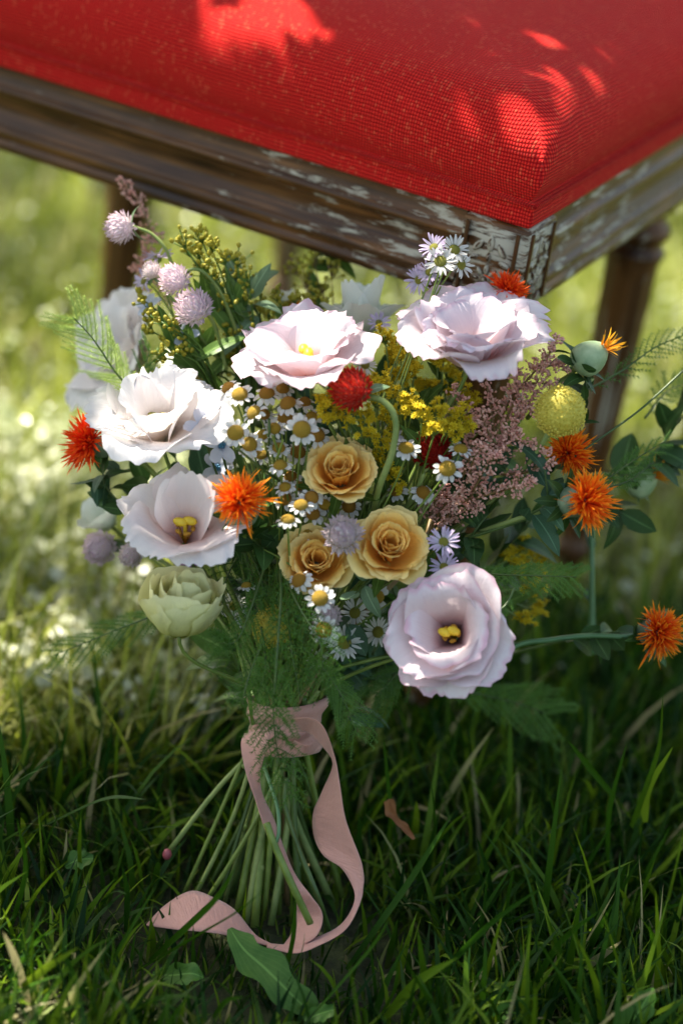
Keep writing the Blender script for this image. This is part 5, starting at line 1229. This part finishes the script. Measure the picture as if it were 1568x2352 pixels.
for k, (pa, lab, w_) in list(enumerate([
 ([(600,1380,1.42),(560,1450,1.41),(500,1520,1.41)], 'dark feathery fern low at the left above the ribbon', 60),
 ([(660,1400,1.42),(670,1500,1.40),(690,1600,1.395)], 'dark feathery fern in front of the stems above the ribbon', 62),
 ([(720,1440,1.42),(780,1520,1.41),(800,1580,1.41)], 'dark feathery fern right above the ribbon knot', 60),
 ([(600,1440,1.43),(610,1530,1.42),(590,1600,1.42)], 'dark feathery fern left above the ribbon knot', 60),
 ([(620,1600,1.385),(640,1680,1.38),(650,1760,1.385)], 'dark feathery fern tuft lying on the ribbon band', 48),
 ([(560,1240,1.42),(600,1330,1.41),(600,1400,1.40)], 'dark feathery fern between the cream bud and lower left rose', 60),
 ([(820,1480,1.44),(880,1540,1.44),(900,1620,1.45)], 'dark fern in shade below the left of the lilac bloom', 65)]))[1:6:2]:
    fern(pa, lab, S(w_), 'fern_dark', 30+k, nb=22, needle=.0058, fuzzy=True, dens=.8)
# ------------------------------------------------------------------ leafy sprigs
q = np.random.default_rng(3)
sprig([(1290,1000,1.44),(1320,960,1.44),(1345,900,1.44),(1330,820,1.44)], 'dark oval leaves round the safflower bulb at upper right', 10, .020, .0042, 'leaf', 1)
sprig([(1150,1210,1.43),(1220,1180,1.42),(1255,1150,1.415),(1250,1080,1.41)], 'dark blue green leaves at the neck of the orange red safflower', 8, .026, .0058, 'leaf_blue', 2)
sprig([(1380,1120,1.50),(1450,1080,1.50),(1520,1020,1.50),(1560,960,1.50)], 'dark rounded leaves crossing the right edge of the picture', 11, .030, .0080, 'leaf', 3)
sprig([(1320,1100,1.49),(1380,1150,1.49),(1430,1180,1.49)], 'dark leaves behind the orange red safflower', 7, .022, .0060, 'leaf', 4)
sprig([(1180,1500,1.50),(1300,1470,1.48),(1420,1450,1.47)], 'dark blurred leaves along the long pale stem at right', 8, .022, .0060, 'leaf', 5, start=.45)
sprig([(1358,1500,1.56),(1358,1400,1.555),(1358,1300,1.55),(1358,1215,1.55)], 'upright thick blue green stem at right behind the safflower', 2, .02, .004, 'leaf_blue', 6, stemmat='stem_teal', sr=.0028, nm='upright_stem', cat='stem')

sprig([(300,1080,1.47),(250,1090,1.47),(215,1105,1.47)], 'dark small leaves at the left below the red safflower', 7, .020, .0055, 'leaf_blue', 8)
sprig([(330,1200,1.46),(280,1160,1.47),(245,1120,1.47),(235,1080,1.47)], 'dark leaves hanging beside the small white bud at left', 7, .020, .0050, 'leaf', 9)
sprig([(640,1330,1.44),(600,1260,1.42),(560,1220,1.41)], 'dark rounded leaves under the orange safflower', 8, .026, .0078, 'leaf', 10)
sprig([(760,1380,1.43),(780,1410,1.42),(800,1440,1.42)], 'glossy leaves between the lowest chamomile and the asters', 5, .022, .0062, 'leaf_blue', 11)
sprig([(860,1320,1.42),(840,1340,1.41),(815,1365,1.40)], 'pale green sepals hanging under the largest rose', 3, .020, .0045, 'leaf_pale', 12)
sprig([(1060,1270,1.45),(1090,1220,1.44),(1120,1180,1.44)], 'dark leaves right of the lilac aster', 7, .024, .0065, 'leaf', 13)
sprig([(560,900,1.49),(600,760,1.49),(580,700,1.48),(560,660,1.48)], 'narrow pale green leaves between the goldenrod sprigs at upper left', 9, .030, .0050, 'leaf_pale', 14)
sprig([(520,960,1.48),(480,860,1.48),(440,780,1.48)], 'mid green leaves behind the creamy lisianthus', 9, .024, .0050, 'leaf_mid', 15)
sprig([(950,1150,1.46),(1000,950,1.47),(1010,850,1.47)], 'mid green leaves in the goldenrod under the highest bloom', 10, .026, .0050, 'leaf_mid', 16)
sprig([(480,1250,1.44),(510,1210,1.43),(560,1210,1.42)], 'dark leaves under the cup shaped lisianthus', 6, .024, .0060, 'leaf', 17)
sprig([(700,640,1.54),(730,590,1.54),(760,560,1.54)], 'dark blurred leaves against the underside of the bench', 6, .022, .0050, 'leaf_mid', 18)
# the depth of the bouquet: leaves filling between the stems
FILL = [(560,1080,1.46),(620,1180,1.46),(700,1050,1.47),(780,960,1.47),(870,1100,1.47),(960,1050,1.48),(1060,1000,1.48),(1140,1080,1.48),(1060,1200,1.47),(960,1300,1.46),(860,1200,1.46),(820,1360,1.46),(760,1480,1.46),(640,1400,1.46),(560,1320,1.47),
 (470,1100,1.47),(400,1040,1.48),(500,940,1.49),(620,820,1.50),(760,840,1.50),(880,880,1.50),(1180,980,1.50),(1120,1300,1.49),(900,1480,1.48),(1230,1180,1.49),(420,860,1.51),(330,1100,1.50),(700,900,1.49),(1000,1420,1.48),(520,1440,1.48)]
FLAB = ['behind the orange safflower beside the chamomile', 'below the first row of chamomile', 'behind the upper left of the upper rose', 'under the red globe flower', 'right of the upper rose', 'under the dark red globe flower', 'behind the bright goldenrod', 'behind the lower astilbe', 'right of the lilac asters', 'above the lilac bloom', 'between the upper and the largest rose', 'below the largest rose', 'above the ribbon beside the white aster', 'left of the fine hanging fern', 'below the orange safflower', 'above the cup shaped lisianthus', 'behind the creamy and the cup shaped bloom', 'right of the creamy lisianthus', 'left of the middle pink bloom', 'under the middle pink bloom', 'between the two top pink blooms', 'behind the upper astilbe', 'right of the lilac bloom top', 'left under the lilac bloom', 'at the neck of the right hand safflower', 'above the creamy lisianthus', 'left of the cup shaped lisianthus', 'under the left part of the middle pink bloom', 'hidden behind the lilac bloom', 'below the cream bud']
for k, (x, y, d) in enumerate(FILL):
    a = np.array([x-650., y-1900.]); a /= np.linalg.norm(a)
    sprig([(x-a[0]*230, y-a[1]*230, d+.015), (x-a[0]*110, y-a[1]*110, d+.01), (x, y, d)], 'dark leaf sprig deep in the bouquet '+FLAB[k], 9, .027, .0068, ['leaf', 'leaf_mid', 'leaf', 'leaf_blue'][k % 4], 40+k, start=.1, group='dark filler leaves inside the bouquet')
# twig and green stems seen between the chamomiles
def twig(path, r, mat, label, nm='flower_stem'):
    pts = [P(*t) for t in path]; V, F, uv = tube(spline(pts, 24)-pts[0], r, 6)
    o = link(nm, mesh(nm, V, F, uv), MAT[mat]); o.location = pts[0]; tag(o, label, 'stem'); return o
twig([(1290,1068,1.435),(1380,1005,1.44),(1470,940,1.45),(1580,840,1.46)], .0007, 'stem_dark', 'long thin dark twig slanting up across the right bench leg', 'thin_twig')
twig([(545,1030,1.385),(600,1075,1.40),(650,1110,1.42)], .0008, 'stem_dark', 'thin green stem slanting down right from the lit chamomile')
twig([(618,962,1.395),(618,1010,1.40),(612,1060,1.43)], .0009, 'stem_dark', 'straight green stem under the left facing chamomile')
twig([(625,1000,1.39),(640,1040,1.40),(655,1090,1.43)], .0008, 'stem', 'short green stem right of the straight one in the chamomile group')
twig([(650,1010,1.39),(635,1060,1.40),(628,1110,1.43)], .0008, 'stem', 'green stem crossing left below the largest chamomile')
twig([(706,1030,1.385),(700,1080,1.40),(695,1130,1.43)], .0008, 'stem_dark', 'green stem running down left of the upper rose')
twig([(1075,1235,1.44),(1150,1212,1.43),(1240,1180,1.42)], .0010, 'stem_dark', 'dark stem alongside the pale safflower stem')
twig([(606,1262,1.41),(640,1280,1.405),(670,1300,1.40)], .0006, 'stem', 'thin green stem left of the lower left rose')
twig([(571,1360,1.41),(571,1410,1.415),(572,1460,1.42)], .0014, 'stem_pale', 'short pale stem under the tiny side view chamomile')
twig([(1345,1440,1.50),(1390,1475,1.49),(1430,1455,1.48)], .0012, 'stem_teal', 'short pale side stem by the long pale stem at right')
